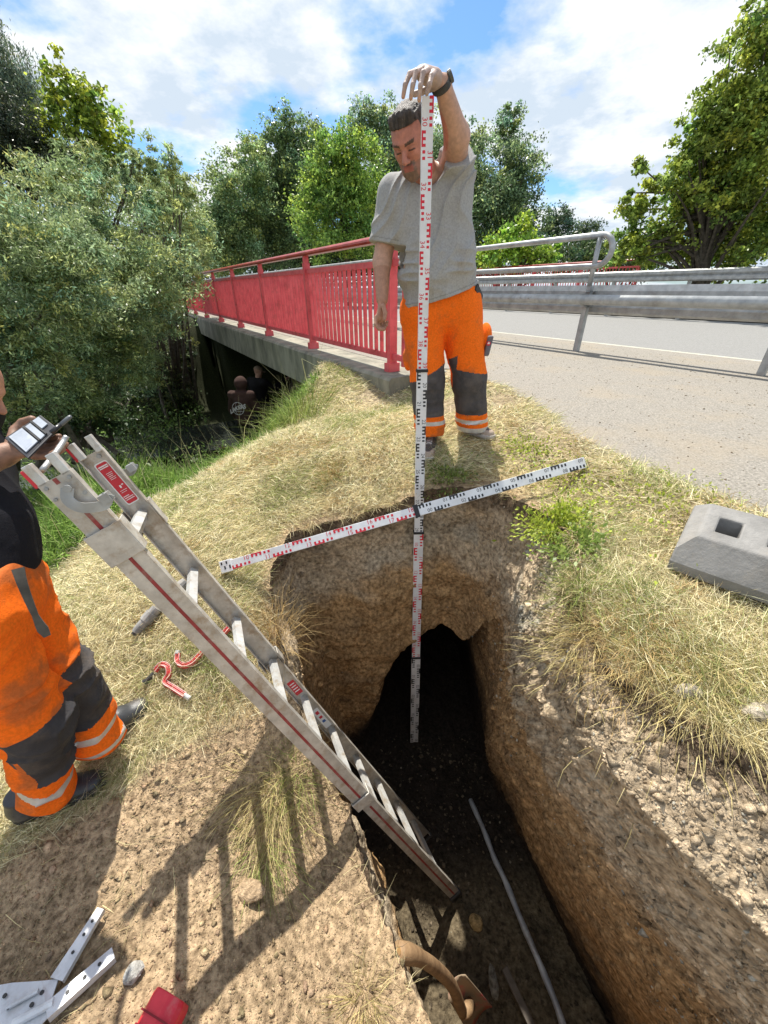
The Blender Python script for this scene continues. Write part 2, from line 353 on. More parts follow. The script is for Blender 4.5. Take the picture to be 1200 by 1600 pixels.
# soil zones used for both colour and grass
NEARL = CPTS[[11, 12]]
def soilmask(x, y):
    """1 = bare dug soil, 0 = grassed"""
    P = np.stack([x, y, 0 * x], 1); n = fbm(P, 2.6, 4, 21) * 0.20
    s, q = sq(x, y)
    # bare area left of the trench close to the camera: below a line from (150,1235) to (400,1110) px
    a = G(120, 1262, -1.68)[:2]; b = G(395, 1090, -1.62)[:2]; d = nrm(b - a); nn = np.array([d[1], -d[0]])
    side = (x - a[0]) * nn[0] + (y - a[1]) * nn[1] + n * 0.45
    m = sstep(-0.02, 0.07, side) * (x < .45) * (q > 1.6)
    m = np.maximum(m, sstep(0.12, 0.0, rim_dist(x, y) + n * 0.45 - 0.0) * 0.95)
    return m
r2 = np.hypot(GV[:, 0], GV[:, 1])
P2 = GV * 1.0
S_, Q_ = sq(GV[:, 0], GV[:, 1])
nA = fbm(P2, 1.6, 4, 31)[:, None]; nB = fbm(P2, 9, 4, 37)[:, None]
soil = np.array([0.39, 0.285, 0.175]) * (1 + 0.25 * nA + 0.25 * nB)
dark = np.array([0.20, 0.145, 0.095]) * (1 + 0.3 * nB)
straw = np.array([0.48, 0.40, 0.235]) * (1 + 0.3 * nB)
green = np.array([0.07, 0.095, 0.025]) * (1 + 0.3 * nA)
sm = soilmask(GV[:, 0], GV[:, 1])[:, None]
dk = sstep(0.1, 0.5, fbm(P2, 5, 4, 41))[:, None]
soil = soil * (1 - 0.35 * dk) + dark * 0.35 * dk
cdist = chdist(GV[:, 0], GV[:, 1])
bank = np.maximum(sstep(3.35, 3.0, cdist), sstep(.1, .4, crestd(GV[:, 0], GV[:, 1])))[:, None]
gcol = straw * (1 - sm) + soil * sm
farm = sstep(6, 12, r2)[:, None]
gcol = gcol * (1 - farm) + green * farm
gcol = gcol * (1 - bank) + (np.array([0.03, 0.035, 0.015]) * (1 + .3 * nB)) * bank
dirtp = (sstep(0.8, 0.2, Q_) * sstep(-1.2, -.2, Q_))[:, None] * (1 - farm)
gcol = gcol * (1 - dirtp * 0.7) + np.array([0.26, 0.20, 0.14]) * dirtp * 0.7 * (1 + .3 * nB)
idx = np.arange(NR * NA).reshape(NR, NA)
i0 = idx[:-1]; i1 = idx[1:]
GF = np.stack([i0, i1, np.roll(i1, -1, 1), np.roll(i0, -1, 1)], -1).reshape(-1, 4)
tag(mesh_np('ground', GV, GF, M_VC, cols=np.clip(gcol, 0.005, 1), smooth=True), kind='structure')
# pit wall
NV = 270
v = np.linspace(0, 1, NV)
rim = np.stack([rimx, rimy, gz[:NA]], 1)
WV = np.zeros((NV, NA, 3)); vm = 0.36
for i, t in enumerate(v):
    if t < vm:
        u = t / vm; WV[i] = rim * (1 - u) + mid * u
    else:
        u = (t - vm) / (1 - vm); uh = u ** rec
        WV[i, :, :2] = mid[:, :2] * (1 - uh[:, None]) + bot[:, :2] * uh[:, None]
        WV[i, :, 2] = mid[:, 2] * (1 - u) + bot[:, 2] * u
nd = np.stack([ct, st, np.zeros(NA)], 1)
wp = WV.reshape(-1, 3); nn_ = np.tile(nd, (NV, 1)); vv = np.repeat(v, NA)
side_r = np.clip(nn_[:, 0], 0, 1)
amp = interp([0, .02, .1, .38, .62, 1], [0, .3, 1, 1.1, .75, .5], vv)
st3 = wp * np.array([0.8, 0.35, 1.8])     # strata stretched along the trench
rs_ = .35 + .65 * side_r; lowr = 1 + .7 * side_r * sstep(.36, .45, vv)
disp = amp * (0.085 * fbm(wp, 3.3, 4, 51) + 0.04 * lowr * (.5 + .5 * side_r) * fbm(wp, 13, 3, 52) + 0.018 * rs_ * lowr * fbm(wp, 40, 3, 53, .65)) + 0.03 * fbm(st3, 4, 3, 54) * sstep(.3, .5, vv)
ridge = np.abs(fbm(wp, 9, 3, 57)); disp += (-0.05 * ridge * rs_ + .016 * rs_ * lowr * np.abs(fbm(wp, 26, 3, 58))) * amp + (1 - side_r) * .022 * np.abs(fbm(wp * [1, 1, .22], 15, 2, 59)) * sstep(.08, .2, vv)
edgecut = 0.05 * sstep(0.02, 0.1, vv) * sstep(.2, .1, vv)
wv = wp + nn_ * (disp + edgecut)[:, None]
zc = wv[:, 2]; nb = fbm(wp, 7, 4, 61); nc = fbm(st3, 5, 4, 62); nf = fbm(wp, 26, 4, 63, .7)
top = gz[:NA][None, :].repeat(NV, 0).ravel() - wp[:, 2]     # depth below rim
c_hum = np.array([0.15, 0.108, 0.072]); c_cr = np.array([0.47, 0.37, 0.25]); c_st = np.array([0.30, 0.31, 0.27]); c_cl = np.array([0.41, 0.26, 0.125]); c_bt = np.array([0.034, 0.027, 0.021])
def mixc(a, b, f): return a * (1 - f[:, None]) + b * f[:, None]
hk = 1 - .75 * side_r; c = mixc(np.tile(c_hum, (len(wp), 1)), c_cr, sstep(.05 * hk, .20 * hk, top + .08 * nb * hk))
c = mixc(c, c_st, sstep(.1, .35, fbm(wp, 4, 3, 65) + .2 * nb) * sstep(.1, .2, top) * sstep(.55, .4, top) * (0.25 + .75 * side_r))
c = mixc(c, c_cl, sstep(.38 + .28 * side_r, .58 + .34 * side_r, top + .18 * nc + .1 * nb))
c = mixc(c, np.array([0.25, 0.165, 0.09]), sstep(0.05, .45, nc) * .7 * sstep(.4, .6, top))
c = mixc(c, c_bt, sstep(1.75, 2.15, top + .2 * nb + .28 * (1 - side_r) * sstep(1.5, 1.9, top)) )  # shade of the pit depth painted near black, higher on the left
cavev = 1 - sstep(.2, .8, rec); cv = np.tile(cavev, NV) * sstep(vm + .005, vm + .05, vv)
c = mixc(c, c_bt * .6, cv)  # darkness of the tunnel recess painted into its soil colour
c = c * (1 + .22 * nb + .45 * nf)[:, None]
idx = np.arange(NV * NA).reshape(NV, NA); i0 = idx[:-1]; i1 = idx[1:]
WF = np.stack([i0, np.roll(i0, -1, 1), np.roll(i1, -1, 1), i1], -1).reshape(-1, 4)
# floor
NFR = 70; fl = []
last = wv.reshape(NV, NA, 3)[-1]; cc = np.array([last[:, 0].mean(), last[:, 1].mean()])
for k in range(1, NFR + 1):
    t = k / NFR; r_ = last.copy(); r_[:, :2] = last[:, :2] * (1 - t) + cc * t; fl.append(r_)
fl = np.array(fl); fx, fy = fl[..., 0].ravel(), fl[..., 1].ravel()
def FZ(x, y):
    P = np.stack([x, y, 0 * x], 1)
    return interp([-1, .3, .8, 1.3, 1.9, 3.5], [-3.06, -3.12, -3.20, -3.24, -3.34, -3.4], y) + .05 * fbm(P, 3, 4, 71) + .02 * fbm(P, 16, 3, 72)
fz = FZ(fx, fy); tt = np.repeat(np.arange(1, NFR + 1) / NFR, NA); fz = fz * sstep(0, .12, tt) + np.tile(last[:, 2], NFR) * (1 - sstep(0, .12, tt))
FV = np.stack([fx, fy, fz], 1)
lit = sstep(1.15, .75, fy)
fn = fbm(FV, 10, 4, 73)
fc = mixc(np.tile(np.array([0.03, 0.024, 0.019]), (len(FV), 1)), np.array([0.15, 0.12, 0.075]), np.clip(lit * (0.75 + .5 * fn), 0, 1)) * (1 + .4 * fbm(FV, 30, 3, 74))[:, None]  # dark wet soil; shade painted blacker, the sunlit near end paler
idx = np.arange(NFR * NA).reshape(NFR, NA) + NV * NA; allr = np.concatenate([np.arange((NV - 1) * NA, NV * NA)[None, :], idx], 0); i0 = allr[:-1]; i1 = allr[1:]
FF = np.stack([i0, np.roll(i0, -1, 1), np.roll(i1, -1, 1), i1], -1).reshape(-1, 4)
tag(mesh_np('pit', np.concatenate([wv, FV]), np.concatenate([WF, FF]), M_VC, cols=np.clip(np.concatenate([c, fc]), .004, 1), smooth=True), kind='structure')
PITW = wv.reshape(NV, NA, 3)

# clods and stones lying on the soil: one uncountable scatter
ICO_V = []; t_ = (1 + 5 ** .5) / 2
for a, b in ((1, t_), (-1, t_), (1, -t_), (-1, -t_)): ICO_V += [(0, a, b), (a, b, 0), (b, 0, a)]
ICO_V = np.array([(0, 1, t_), (0, -1, t_), (0, 1, -t_), (0, -1, -t_), (1, t_, 0), (-1, t_, 0), (1, -t_, 0), (-1, -t_, 0), (t_, 0, 1), (-t_, 0, 1), (t_, 0, -1), (-t_, 0, -1)]) / math.hypot(1, t_)
_D = np.linalg.norm(ICO_V[:, None] - ICO_V[None], axis=-1); _e = _D[_D > 0].min() * 1.05
ICO_F = np.array([(i, j, k) if np.dot(np.cross(ICO_V[j] - ICO_V[i], ICO_V[k] - ICO_V[i]), ICO_V[i]) > 0 else (i, k, j) for i in range(12) for j in range(i + 1, 12) for k in range(j + 1, 12) if _D[i, j] < _e and _D[j, k] < _e and _D[i, k] < _e])
def clods(name, P, R, colr, m=M_VC, flat=.7, seed=1):
    r = np.random.default_rng(seed); n = len(P)
    V = ICO_V[None] * (1 + r.uniform(-.55, .35, (n, 12, 1))) * r.uniform(.4, 1.3, (n, 1, 3)); tl = r.uniform(-1.2, 1.2, (n, 1)); V = np.stack([V[..., 0], V[..., 1] * np.cos(tl) - V[..., 2] * np.sin(tl), V[..., 1] * np.sin(tl) + V[..., 2] * np.cos(tl)], -1); V[..., 2] *= flat
    a = r.uniform(0, 6.28, n); ca, sa = np.cos(a), np.sin(a); x = V[..., 0] * ca[:, None] - V[..., 1] * sa[:, None]; y = V[..., 0] * sa[:, None] + V[..., 1] * ca[:, None]
    V = np.stack([x, y, V[..., 2]], -1) * R[:, None, None] + P[:, None]
    F = (ICO_F[None] + 12 * np.arange(n)[:, None, None]).reshape(-1, 3)
    cl = np.repeat(colr, 12, 0)
    o = mesh_np(name, V.reshape(-1, 3), F, m, cols=np.clip(cl, .01, 1)); return tag(o, kind='stuff')
n = 75000
x = rng.uniform(-2.2, .9, n); y = rng.uniform(-.3, 1.6, n); k = (soilmask(x, y) > .5) & (rim_dist(x, y) > 0.0); x, y = x[k], y[k]
R_ = .0015 + .0025 * rng.random(len(x)) + .012 * rng.random(len(x)) ** 40
P_ = np.stack([x, y, H(x, y) + R_ * .25], 1)
cl = np.array([.42, .31, .19]) * rng.uniform(.6, 1.35, (len(x), 1)) * (1 + rng.uniform(-.06, .06, (len(x), 3)))
clods('gravel', P_, R_, cl, seed=3)
# crumbly stones bedded in the pit wall
rows = (6 + (NV * .70 - 6) * rng.random(34000) ** 1.1).astype(int); colz = rng.integers(0, NA, 34000)
keep = ((nd[colz, 0] > .2) & (rng.random(34000) < np.where(rows > NV * .42, .85, 1))) | ((rng.random(34000) < .2) & (nd[colz, 1] > .3)) | (rng.random(34000) < .02); rows, colz = rows[keep], colz[keep]
P_ = PITW[rows, colz]; R_ = .002 + .005 * rng.random(len(rows)) + .018 * rng.random(len(rows)) ** 30
cw = c.reshape(NV, NA, 3)[rows, colz]; grey = rng.random(len(rows)) < .07
cl = cw * rng.uniform(.55, 1.5, (len(rows), 1)); cl[grey] = np.array([.46, .43, .35]) * rng.uniform(.6, 1.2, (grey.sum(), 1))
clods('wall_stones', P_, R_, cl, flat=.9, seed=4)
# stones on the pit floor
x = rng.uniform(-.1, 1.1, 1500); y = rng.uniform(-.2, 1.9, 1500); P_ = np.stack([x, y, FZ(x, y)], 1)
R_ = .005 + .012 * rng.random(1500) ** 2
cl = np.array([.1, .08, .055]) * rng.uniform(.4, 1.8, (1500, 1)); cl[:25] = [.3, .27, .2]
clods('floor_stones', P_, R_, cl, seed=5)
# path gravel and debris
n = 7000; x = rng.uniform(.9, 6, n); y = rng.uniform(.9, 8, n); S, Qd = sq(x, y); k = (Qd < .2) & (Qd > -3.6); x, y = x[k], y[k]
R_ = .003 + .006 * rng.random(len(x)) ** 3
clods('path_grit', np.stack([x, y, np.full(len(x), -.775)], 1), R_, np.array([.2, .16, .11]) * rng.uniform(.5, 1.6, (len(x), 1)), seed=6)

# paved sheets
def sheet(name, pts, z, m, thick=.006, nsub=1):
    mb = MB(); mb.prism([(p[0], p[1], z - (thick or .02)) for p in pts], (0, 0, thick or .02)); o = mb.build(name, m); return o
pe = [G(713, 577, -.775), G(772, 598, -.775), G(822, 625, -.775), G(872, 664, -.775), G(925, 700, -.775), G(1000, 735, -.775), G(1090, 772, -.775), G(1200, 812, -.775), w(2.3, .9, 0), w(3.6, -2, 0), w(9, -12, 0)]
kerbq = -3.86
s1, q1 = sq(*G(764, 518, -.775)[:2]); s2, q2 = sq(*G(1200, 566, -.775)[:2]); kerbq = (q1 + q2) / 2
pathpoly = [tuple(p[:2]) for p in pe]
pathpoly = [(p[0] + random.uniform(-.015, .015), p[1]) for p in pathpoly]
fine = spline([np.array([*p, 0]) for p in pathpoly], 10)
fine = [p + np.array([.02 * math.sin(i * 1.7) + random.uniform(-.012, .012), .02 * math.cos(i * 2.3), 0]) for i, p in enumerate(fine)]
poly = [tuple(p[:2]) for p in fine]
e = XY(40, kerbq); e2 = XY(-18, kerbq); e3 = XY(40, -.28)
poly = [tuple(XY(40, -.25)), tuple(XY(.1, -.28))] + poly + [tuple(e2), tuple(e)]
tag(sheet('path', poly[::-1], -.775, M_ASPH), kind='structure')
ROADW = 6.6
tag(sheet('road', [XY(-60, kerbq - .14), XY(120, kerbq - .14), XY(120, kerbq - ROADW), XY(-60, kerbq - ROADW)], -.79, M_ROAD), kind='structure')
tag(sheet('road_edge_strip', [XY(-60, kerbq + .002), XY(120, kerbq + .002), XY(120, kerbq - .138), XY(-60, kerbq - .138)], -.781, M_CONCL), kind='structure')
tag(sheet('far_path', [XY(-60, kerbq - ROADW - .15), XY(120, kerbq - ROADW - .15), XY(120, kerbq - ROADW - 2.4), XY(-60, kerbq - ROADW - 2.4)], -.775, M_ASPH), kind='structure')
# water
wpz = -3.14
mb = MB(); rr = [np.array([*p, wpz]) for p in CH]; rr = spline(rr, 6)
mb.sweep(rr, [(-1.05, 0), (1.05, 0), (1.05, -.05), (-1.05, -.05)])
M_WATER = mat('stream_water', (0.03, 0.035, 0.03), None, 0.04, spec=1.0, bump=0.25, bscale=6)
tag(mb.build('water', M_WATER), kind='structure')

# ---------------- bridge ----------------
br = empty('bridge', (*XY(0, 0), -.8)); tag(br, 'low concrete road bridge with weathered grey edge beam over the dark stream', 'bridge')
zt = -.779
def qs(s, q, z): p = XY(s, q); return np.array([p[0], p[1], z])
s0, q0 = sq(*G(610, 592, -.779)[:2]); s9, q9 = sq(*G(712, 577, -.779)[:2])
QE = q0; SE = (s0 + s9) / 2
mb = MB(); prof = [(-.28, zt), (QE - .03, zt), (QE, zt - .03), (QE, -1.26), (QE - .38, -1.30), (-.28, -1.30)]
V = []
for s_ in (SE, 26): V += [qs(s_, q_, z_) for q_, z_ in prof]
k = len(prof); mb.add(V, [tuple(range(k)), tuple(range(k, 2 * k))[::-1]] + [(j, k + j, k + (j + 1) % k, (j + 1) % k) for j in range(k)])
mb.box(qs(SE + .15, (-.28 + q9) / 2, (zt - 1.25) / 2 ), (RD[0] * .15, RD[1] * .15, 0), (RN[0] * abs(-.281 - q9) / 2, RN[1] * abs(-.281 - q9) / 2, 0), (0, 0, abs(zt - 1.25 + .0) / 2 - zt * 0 - .54)) if False else None
mb.build('edge_beam', M_CONC, br)
mb = MB(); mb.box(qs(SE + .2, (q9 - .283) / 2, -1.04), (*RD * .2, 0), (*RN * abs(q9 + .283) / 2, 0), (0, 0, .255)); mb.build('end_block', M_CONC, br)
mb = MB(); mb.box(qs(12, -7.3, -1.11), (*RD * 12, 0), (*RN * 7.0, 0), (0, 0, .31)); mb.build('deck_slab', M_CONC, br)
mb = MB(); mb.box(qs(1.05, .02, -2.45), (*RD * 1.2, 0), (*RN * .13, 0), (0, 0, 1.15)); mb.build('wing_wall', M_CONCL, br)
mb = MB(); mb.box(qs(2.1, -7, -2.5), (*RD * .15, 0), (*RN * 7.14, 0), (0, 0, 1.08)); mb.build('abutment', M_CONC, br)
mb = MB(); mb.box(qs(15.6, -7, -2.5), (*RD * .3, 0), (*RN * 7.3, 0), (0, 0, 1.08)); mb.build('abutment', M_CONC, br)

# ---------------- red bridge railing ----------------
def railing(name, label, S0, q, n, sp, z0, flip=1, skip=None, density=1):
    root = empty(name, qs(S0, q, z0)); tag(root, label, 'railing', 'red bridge railings')
    ht = 1.22
    for i in range(n):
        s_ = S0 + i * sp
        mb = MB(); mb.box(qs(s_, q, z0 + .50 + .02), (*RD * .028, 0), (*RN * .045, 0), (0, 0, .52 + .02 + .02)); mb.box(qs(s_, q, z0 + .04), (*RD * .045, 0), (*RN * .07, 0), (0, 0, .045))
        mb.box(qs(s_, q, z0 + 1.10), (*RD * .02, 0), (*RN * .035, 0), (0, 0, .06))
        mb.build('post', M_REDP, root)
    for i in range(n - 1):
        a = S0 + i * sp + .03; b = S0 + (i + 1) * sp - .03
        mb = MB()
        for z_ in (.15, .985): mb.bar(qs(a, q, z0 + z_), qs(b, q, z0 + z_), .035, .055)
        nb_ = 18
        for k in range(nb_):
            s_ = a + (b - a) * (k + .5) / nb_
            mb.box(qs(s_, q, z0 + .565), (*RD * .005, 0), (*RN * .022, 0), (0, 0, .40))
        mb.build('infill_panel', M_REDP, root)
    mb = MB(); a = S0 - .28; b = S0 + (n - 1) * sp + .3
    pr = [(.055 * math.cos(t), .042 * math.sin(t)) for t in np.linspace(-.5, math.pi + .5, 10)]
    mb.sweep([qs(a, q, z0 + 1.18), qs((a + b) / 2, q, z0 + 1.18), qs(b, q, z0 + 1.18)], pr); mb.build('handrail', M_REDR, root)
    return root, S0, z0
R0, _, _ = railing('railing', 'long red bar railing with dark red handrail behind the man with the measuring rod', 0, 0, 10, 2.2, zt)
# end frame of near railing
mb = MB()
for z_ in (.15, .985): mb.bar(qs(-.03, 0, zt + z_), qs(-.27, 0, zt + z_), .035, .055)
mb.box(qs(-.25, 0, zt + .60), (*RD * .022, 0), (*RN * .035, 0), (0, 0, .52)); mb.build('end_frame', M_REDP, R0)
M_REDFAR = M_REDP
fq = kerbq - ROADW - 2.6
sA, _q = sq(*W(1000, 445, -fq / 1.0 * 1.0)[:2]) if False else (0, 0)
rf, _, _ = railing('railing', 'distant red railing on the far side of the road beyond the grey guardrails', 5.0, fq, 7, 2.2, zt + .36)

# ---------------- guardrails ----------------
gb = G(898, 549, -.775); gS, gQ = sq(gb[0], gb[1])
def guard_beam(mb, S0, S1, q, z, kind):
    if kind == 'w':
        pr = [(-.0, .155), (.03, .13), (.075, .105), (.075, .055), (.02, .02), (.02, -.02), (.075, -.055), (.075, -.105), (.03, -.13), (0, -.155), (-.004, -.15), (.016, -.016), (.016, .016), (-.004, .15)]
    else:
        pr = [(.02, .15), (.045, .13), (.05, .04), (.085, .03), (.095, .0), (.085, -.03), (.05, -.04), (.045, -.13), (.02, -.15), (-.0, -.15), (-.0, .15)]
    P = [qs(S0, q, z), qs((S0 + S1) / 2, q, z), qs(S1, q, z)]
    mb.sweep(P, [(u, v_) for u, v_ in pr])
g1 = empty('guardrail', (gb[0], gb[1], -.775)); tag(g1, 'near galvanised guardrail with looped tubular handrail between path and road', 'guardrail', 'grey steel guardrails along the road')
zg = -.775
mb = MB(); P0, P1 = qs(gS - 9, gQ, zg + .60), qs(gS + 40, gQ, zg + .60)
# rail side facing the path is +RN
def side_prof(S0, S1, q, z, pr):
    m_ = MB(); V = []
    for s_ in (S0, S1): V += [qs(s_, q + u, z + v_) for u, v_ in pr]
    k = len(pr); return m_.add(V, [tuple(range(k)), tuple(range(k, 2 * k))[::-1]] + [(j, k + j, k + (j + 1) % k, (j + 1) % k) for j in range(k)])
side_prof(gS - 12, gS + 42, gQ - .16, zg + .62, [(0, .165), (.035, .165), (.055, .10), (.055, .0), (.03, -.04), (.055, -.08), (.055, -.14), (.02, -.165), (0, -.165)]).build('back_beam', M_GALV, g1)
mb = MB(); mb.tube([qs(gS - 12, gQ + .075, zg + .625), qs(gS + 10, gQ + .075, zg + .625), qs(gS + 42, gQ + .075, zg + .625)], .058, 14); mb.build('rail_tube', M_GALV, g1, smooth=True)
for i in range(-3, 7):
    s_ = gS + i * 4 + .9
    mb = MB(); mb.tube([qs(s_ - .12, gQ + .075, zg + .625), qs(s_ + .12, gQ + .075, zg + .625)], .0605, 14); js = mb.build('joint_sleeve', M_GALV, g1, smooth=False)
    for d_ in (-.07, .07): mb = MB(); mb.tube([qs(s_ + d_, gQ + .13, zg + .63), qs(s_ + d_, gQ + .146, zg + .63)], .011, 6); mb.build('bolt', M_GALV, js)
for i in range(-5, 14):
    s_ = gS + i * (2.05 if i < 0 else 2.35)
    mb = MB(); lean = np.array([*(-RN * 0), 0])
    mb.box(qs(s_, gQ, zg + .38), (*RD * .03, 0), (*RN * .008, 0), (0, 0, .40)); mb.box(qs(s_ + .026, gQ - .03, zg + .38), (*RD * .004, 0), (*RN * .03, 0), (0, 0, .40)); mb.box(qs(s_ - .026, gQ - .03, zg + .38), (*RD * .004, 0), (*RN * .03, 0), (0, 0, .40))
    mb.build('post', M_GALV, g1)
    mb = MB(); mb.box(qs(s_, gQ - .05, zg + .715), (*RD * .03, 0), (*RN * .15, 0), (0, 0, .006)); mb.box(qs(s_, gQ - .05, zg + .555), (*RD * .03, 0), (*RN * .10, 0), (0, 0, .02))
    mb.build('bracket', M_GALV, g1)
    if i >= 0:
        mb = MB(); mb.tube([qs(s_, gQ, zg + .78), qs(s_, gQ + .0, zg + 1.0), qs(s_, gQ, zg + 1.32)], .03, 10); mb.build('handrail_post', M_GALV, g1, smooth=True)
loop = [qs(gS + 40, gQ, zg + 1.31)] + [qs(gS + 1, gQ, zg + 1.31), qs(gS - .03, gQ, zg + 1.31)]
for t in np.linspace(math.pi / 2, -math.pi / 2, 9): loop.append(qs(gS - .03 - .16 * math.cos(t), gQ, zg + 1.15 + .16 * math.sin(t)))
loop += [qs(gS + 1, gQ, zg + .99), qs(gS + 40, gQ, zg + .99)]
mb = MB(); mb.tube(loop, .034, 12, ups=(RN[0], RN[1], 0)); mb.build('handrail', M_GALV, g1, smooth=True)
fg = kerbq - ROADW + .35
g2 = empty('guardrail', qs(0, fg, zg)); tag(g2, 'far galvanised double guardrail along the opposite edge of the road', 'guardrail', 'grey steel guardrails along the road')
side_prof(-22, 60, fg, zg + 1.0, [(0, .13), (.06, .10), (.06, .04), (.02, .0), (.06, -.04), (.06, -.10), (0, -.13), (-.01, -.13), (-.01, .13)]).build('beam', M_GALV, g2)
side_prof(-22, 60, fg, zg + .68, [(0, .07), (.05, .06), (.05, -.06), (0, -.07)]).build('lower_beam', M_GALV, g2)
for i in range(-10, 28):
    mb = MB(); mb.box(qs(i * 2.0, fg - .07, zg + .53), (*RD * .03, 0), (*RN * .05, 0), (0, 0, .54)); mb.build('post', M_GALV, g2)
# ---------------- text and marks ----------------
def text_mesh(txt, size, o, ux, uy, bold=0.0, depth=0.0, align='CENTER', spacing=1.0):
    """flat letters as vertices/faces: origin o, along ux, up uy"""
    cu = bpy.data.curves.new('lettering', 'FONT'); cu.body = txt; cu.size = size; cu.align_x = align; cu.align_y = 'CENTER'; cu.offset = bold; cu.extrude = depth; cu.resolution_u = 2; cu.space_character = spacing
    ob = bpy.data.objects.new('lettering', cu); me = bpy.data.meshes.new_from_object(ob)
    V = [np.asarray(o) + ux * v.co.x + uy * v.co.y + np.cross(ux, uy) * v.co.z for v in me.vertices]; F = [tuple(p.vertices) for p in me.polygons]
    bpy.data.objects.remove(ob); bpy.data.curves.remove(cu); bpy.data.meshes.remove(me)
    return V, F
DIG = {}
def quad(mb, o, ux, uy, u0, u1, v0, v1, n, lift=.0006):
    mb.add([o + ux * u + uy * v_ + n * lift for u, v_ in ((u0, v0), (u1, v0), (u1, v1), (u0, v1))], [(0, 1, 2, 3)])
# ---------------- levelling staffs ----------------
def staff_section(root, a, b, wd, dp, n, material, k0, flip=0, ndm=10):
    """a->b axis, n = normal of the printed face"""
    a, b, n = (np.asarray(v, float) for v in (a, b, n)); L_ = np.linalg.norm(b - a); d = (b - a) / L_
    n = nrm(n - d * (n @ d)); x = np.cross(d, n)
    mb = MB(); mb.box((a + b) / 2 - n * dp / 2, x * wd / 2, n * dp / 2, (b - a) / 2); sec = mb.build('section', M_STAFF, root, bevel=.0015)
    mk = MB(); u = L_ / (ndm * 10); h = wd / 2
    for k in range(ndm):
        o = a + d * (k * 10 * u); sg = 1 if (k + flip) % 2 == 0 else -1
        def q(u0, u1, c0, c1):
            lo, hi = sorted((u0 * sg, u1 * sg)); quad(mk, o, x, d, lo, hi, c0 * u, c1 * u, n)
        q(h * .72, h * .98, 0, 5)                 # spine of the E
        for c_ in (0, 2, 4): q(h * .25, h * .72, c_ + .02, c_ + .98)
        for c_ in (6, 8): q(h * .30, h * .80, c_, c_ + 1)
        V, F = text_mesh('%02d' % (k0 + k), 2.9 * u, o + d * 7.5 * u + n * .0006 - x * sg * h * .50, d, -x); mk.add(V, F)
    mk.build('graduation', material, sec)
    return sec, x, d, n
vt = CZ(669, 149, 1.0); vt = W(669, 149, 2.07); vb = W(647, 1172, 1.84)
J = [W(669, 149, 2.07), W(656, 580, 2.0), W(652, 835, 1.945), W(649.5, 1030, 1.89), W(647, 1172, 1.84)]
st1 = empty('levelling_staff', vb); tag(st1, 'tall telescopic measuring rod held upright by the standing man, standing in the pit', 'measuring rod', 'white measuring rods with red and black graduation')
ax = nrm(J[-1] - J[0]); tot = (J[-1] - J[0]) @ ax
Jp = [J[0] + ax * ((j - J[0]) @ ax) for j in J]
nv = nrm(np.array([.02, -1, .0]))
for i, (wd, mt_) in enumerate(((.046, M_SRED), (.052, M_SBLK), (.058, M_SRED), (.064, M_SBLK))):
    sec, x_, d_, n_ = staff_section(st1, Jp[i], Jp[i + 1], wd, .022 + .003 * i, nv, mt_, [30, 20, 10, 0][i] + 0, flip=1 - i % 2)
    if i < 3:
        mb = MB(); mb.box(Jp[i + 1] - n_ * .012, x_ * (wd / 2 + .006), n_ * .019, d_ * .007); mb.build('locking_clip', M_SBLK, st1, bevel=.002)
Lh, Rh = CZ(345, 887, 1.95), CZ(915, 722, 2.235)
for dpt_ in np.linspace(2.3, 1.85, 46):
    Rh = CZ(915, 722, dpt_)
    if Rh[2] > H1(Rh[0], Rh[1]) + .045: break
for dpt_ in np.linspace(2.1, 1.7, 41):
    Lh = CZ(345, 887, dpt_)
    if Lh[2] > H1(Lh[0], Lh[1]) + .045: break
st2 = empty('levelling_staff', (Lh + Rh) / 2); tag(st2, 'measuring rod lying level across the pit in front of the upright rod', 'measuring rod', 'white measuring rods with red and black graduation')
dv = nrm(Rh - Lh); Mh = CZ(650, 797, 2.09); Mh = Lh + dv * ((Mh - Lh) @ dv)
nh = nrm(np.array([.12, -.80, .58]))
Mh = Lh + dv * min(np.linspace(.6, 1.5, 91), key=lambda t_: abs(600 + FPX * ((Lh + dv * t_) @ cR) / ((Lh + dv * t_) @ cF) - 650)); Pm = Mh
q0_ = Lh + dv * .055
staff_section(st2, q0_, Pm, .050, .026, -nh * -1, M_SRED, 10, ndm=9)
sec, x_, d_, n_ = staff_section(st2, Pm, Rh, .056, .030, nh, M_SBLK, 0, flip=1)
mb = MB(); mb.box(Pm - n_ * .014, x_ * .033, n_ * .021, d_ * .012); mb.build('locking_clip', M_SBLK, st2, bevel=.002)
mb = MB(); mb.box(Lh + dv * .028 - n_ * .013, x_ * .031, n_ * .017, d_ * .030); cap_ = mb.build('end_collar', M_STAFF, st2, bevel=.002)
mk = MB()
for i in range(4): quad(mk, Lh + dv * .002, x_, d_, -.024 + (i % 2) * .022, -.010 + (i % 2) * .026, .004 + i * .013, .012 + i * .013, n_, .0048)
mk.build('graduation', M_SBLK, cap_)

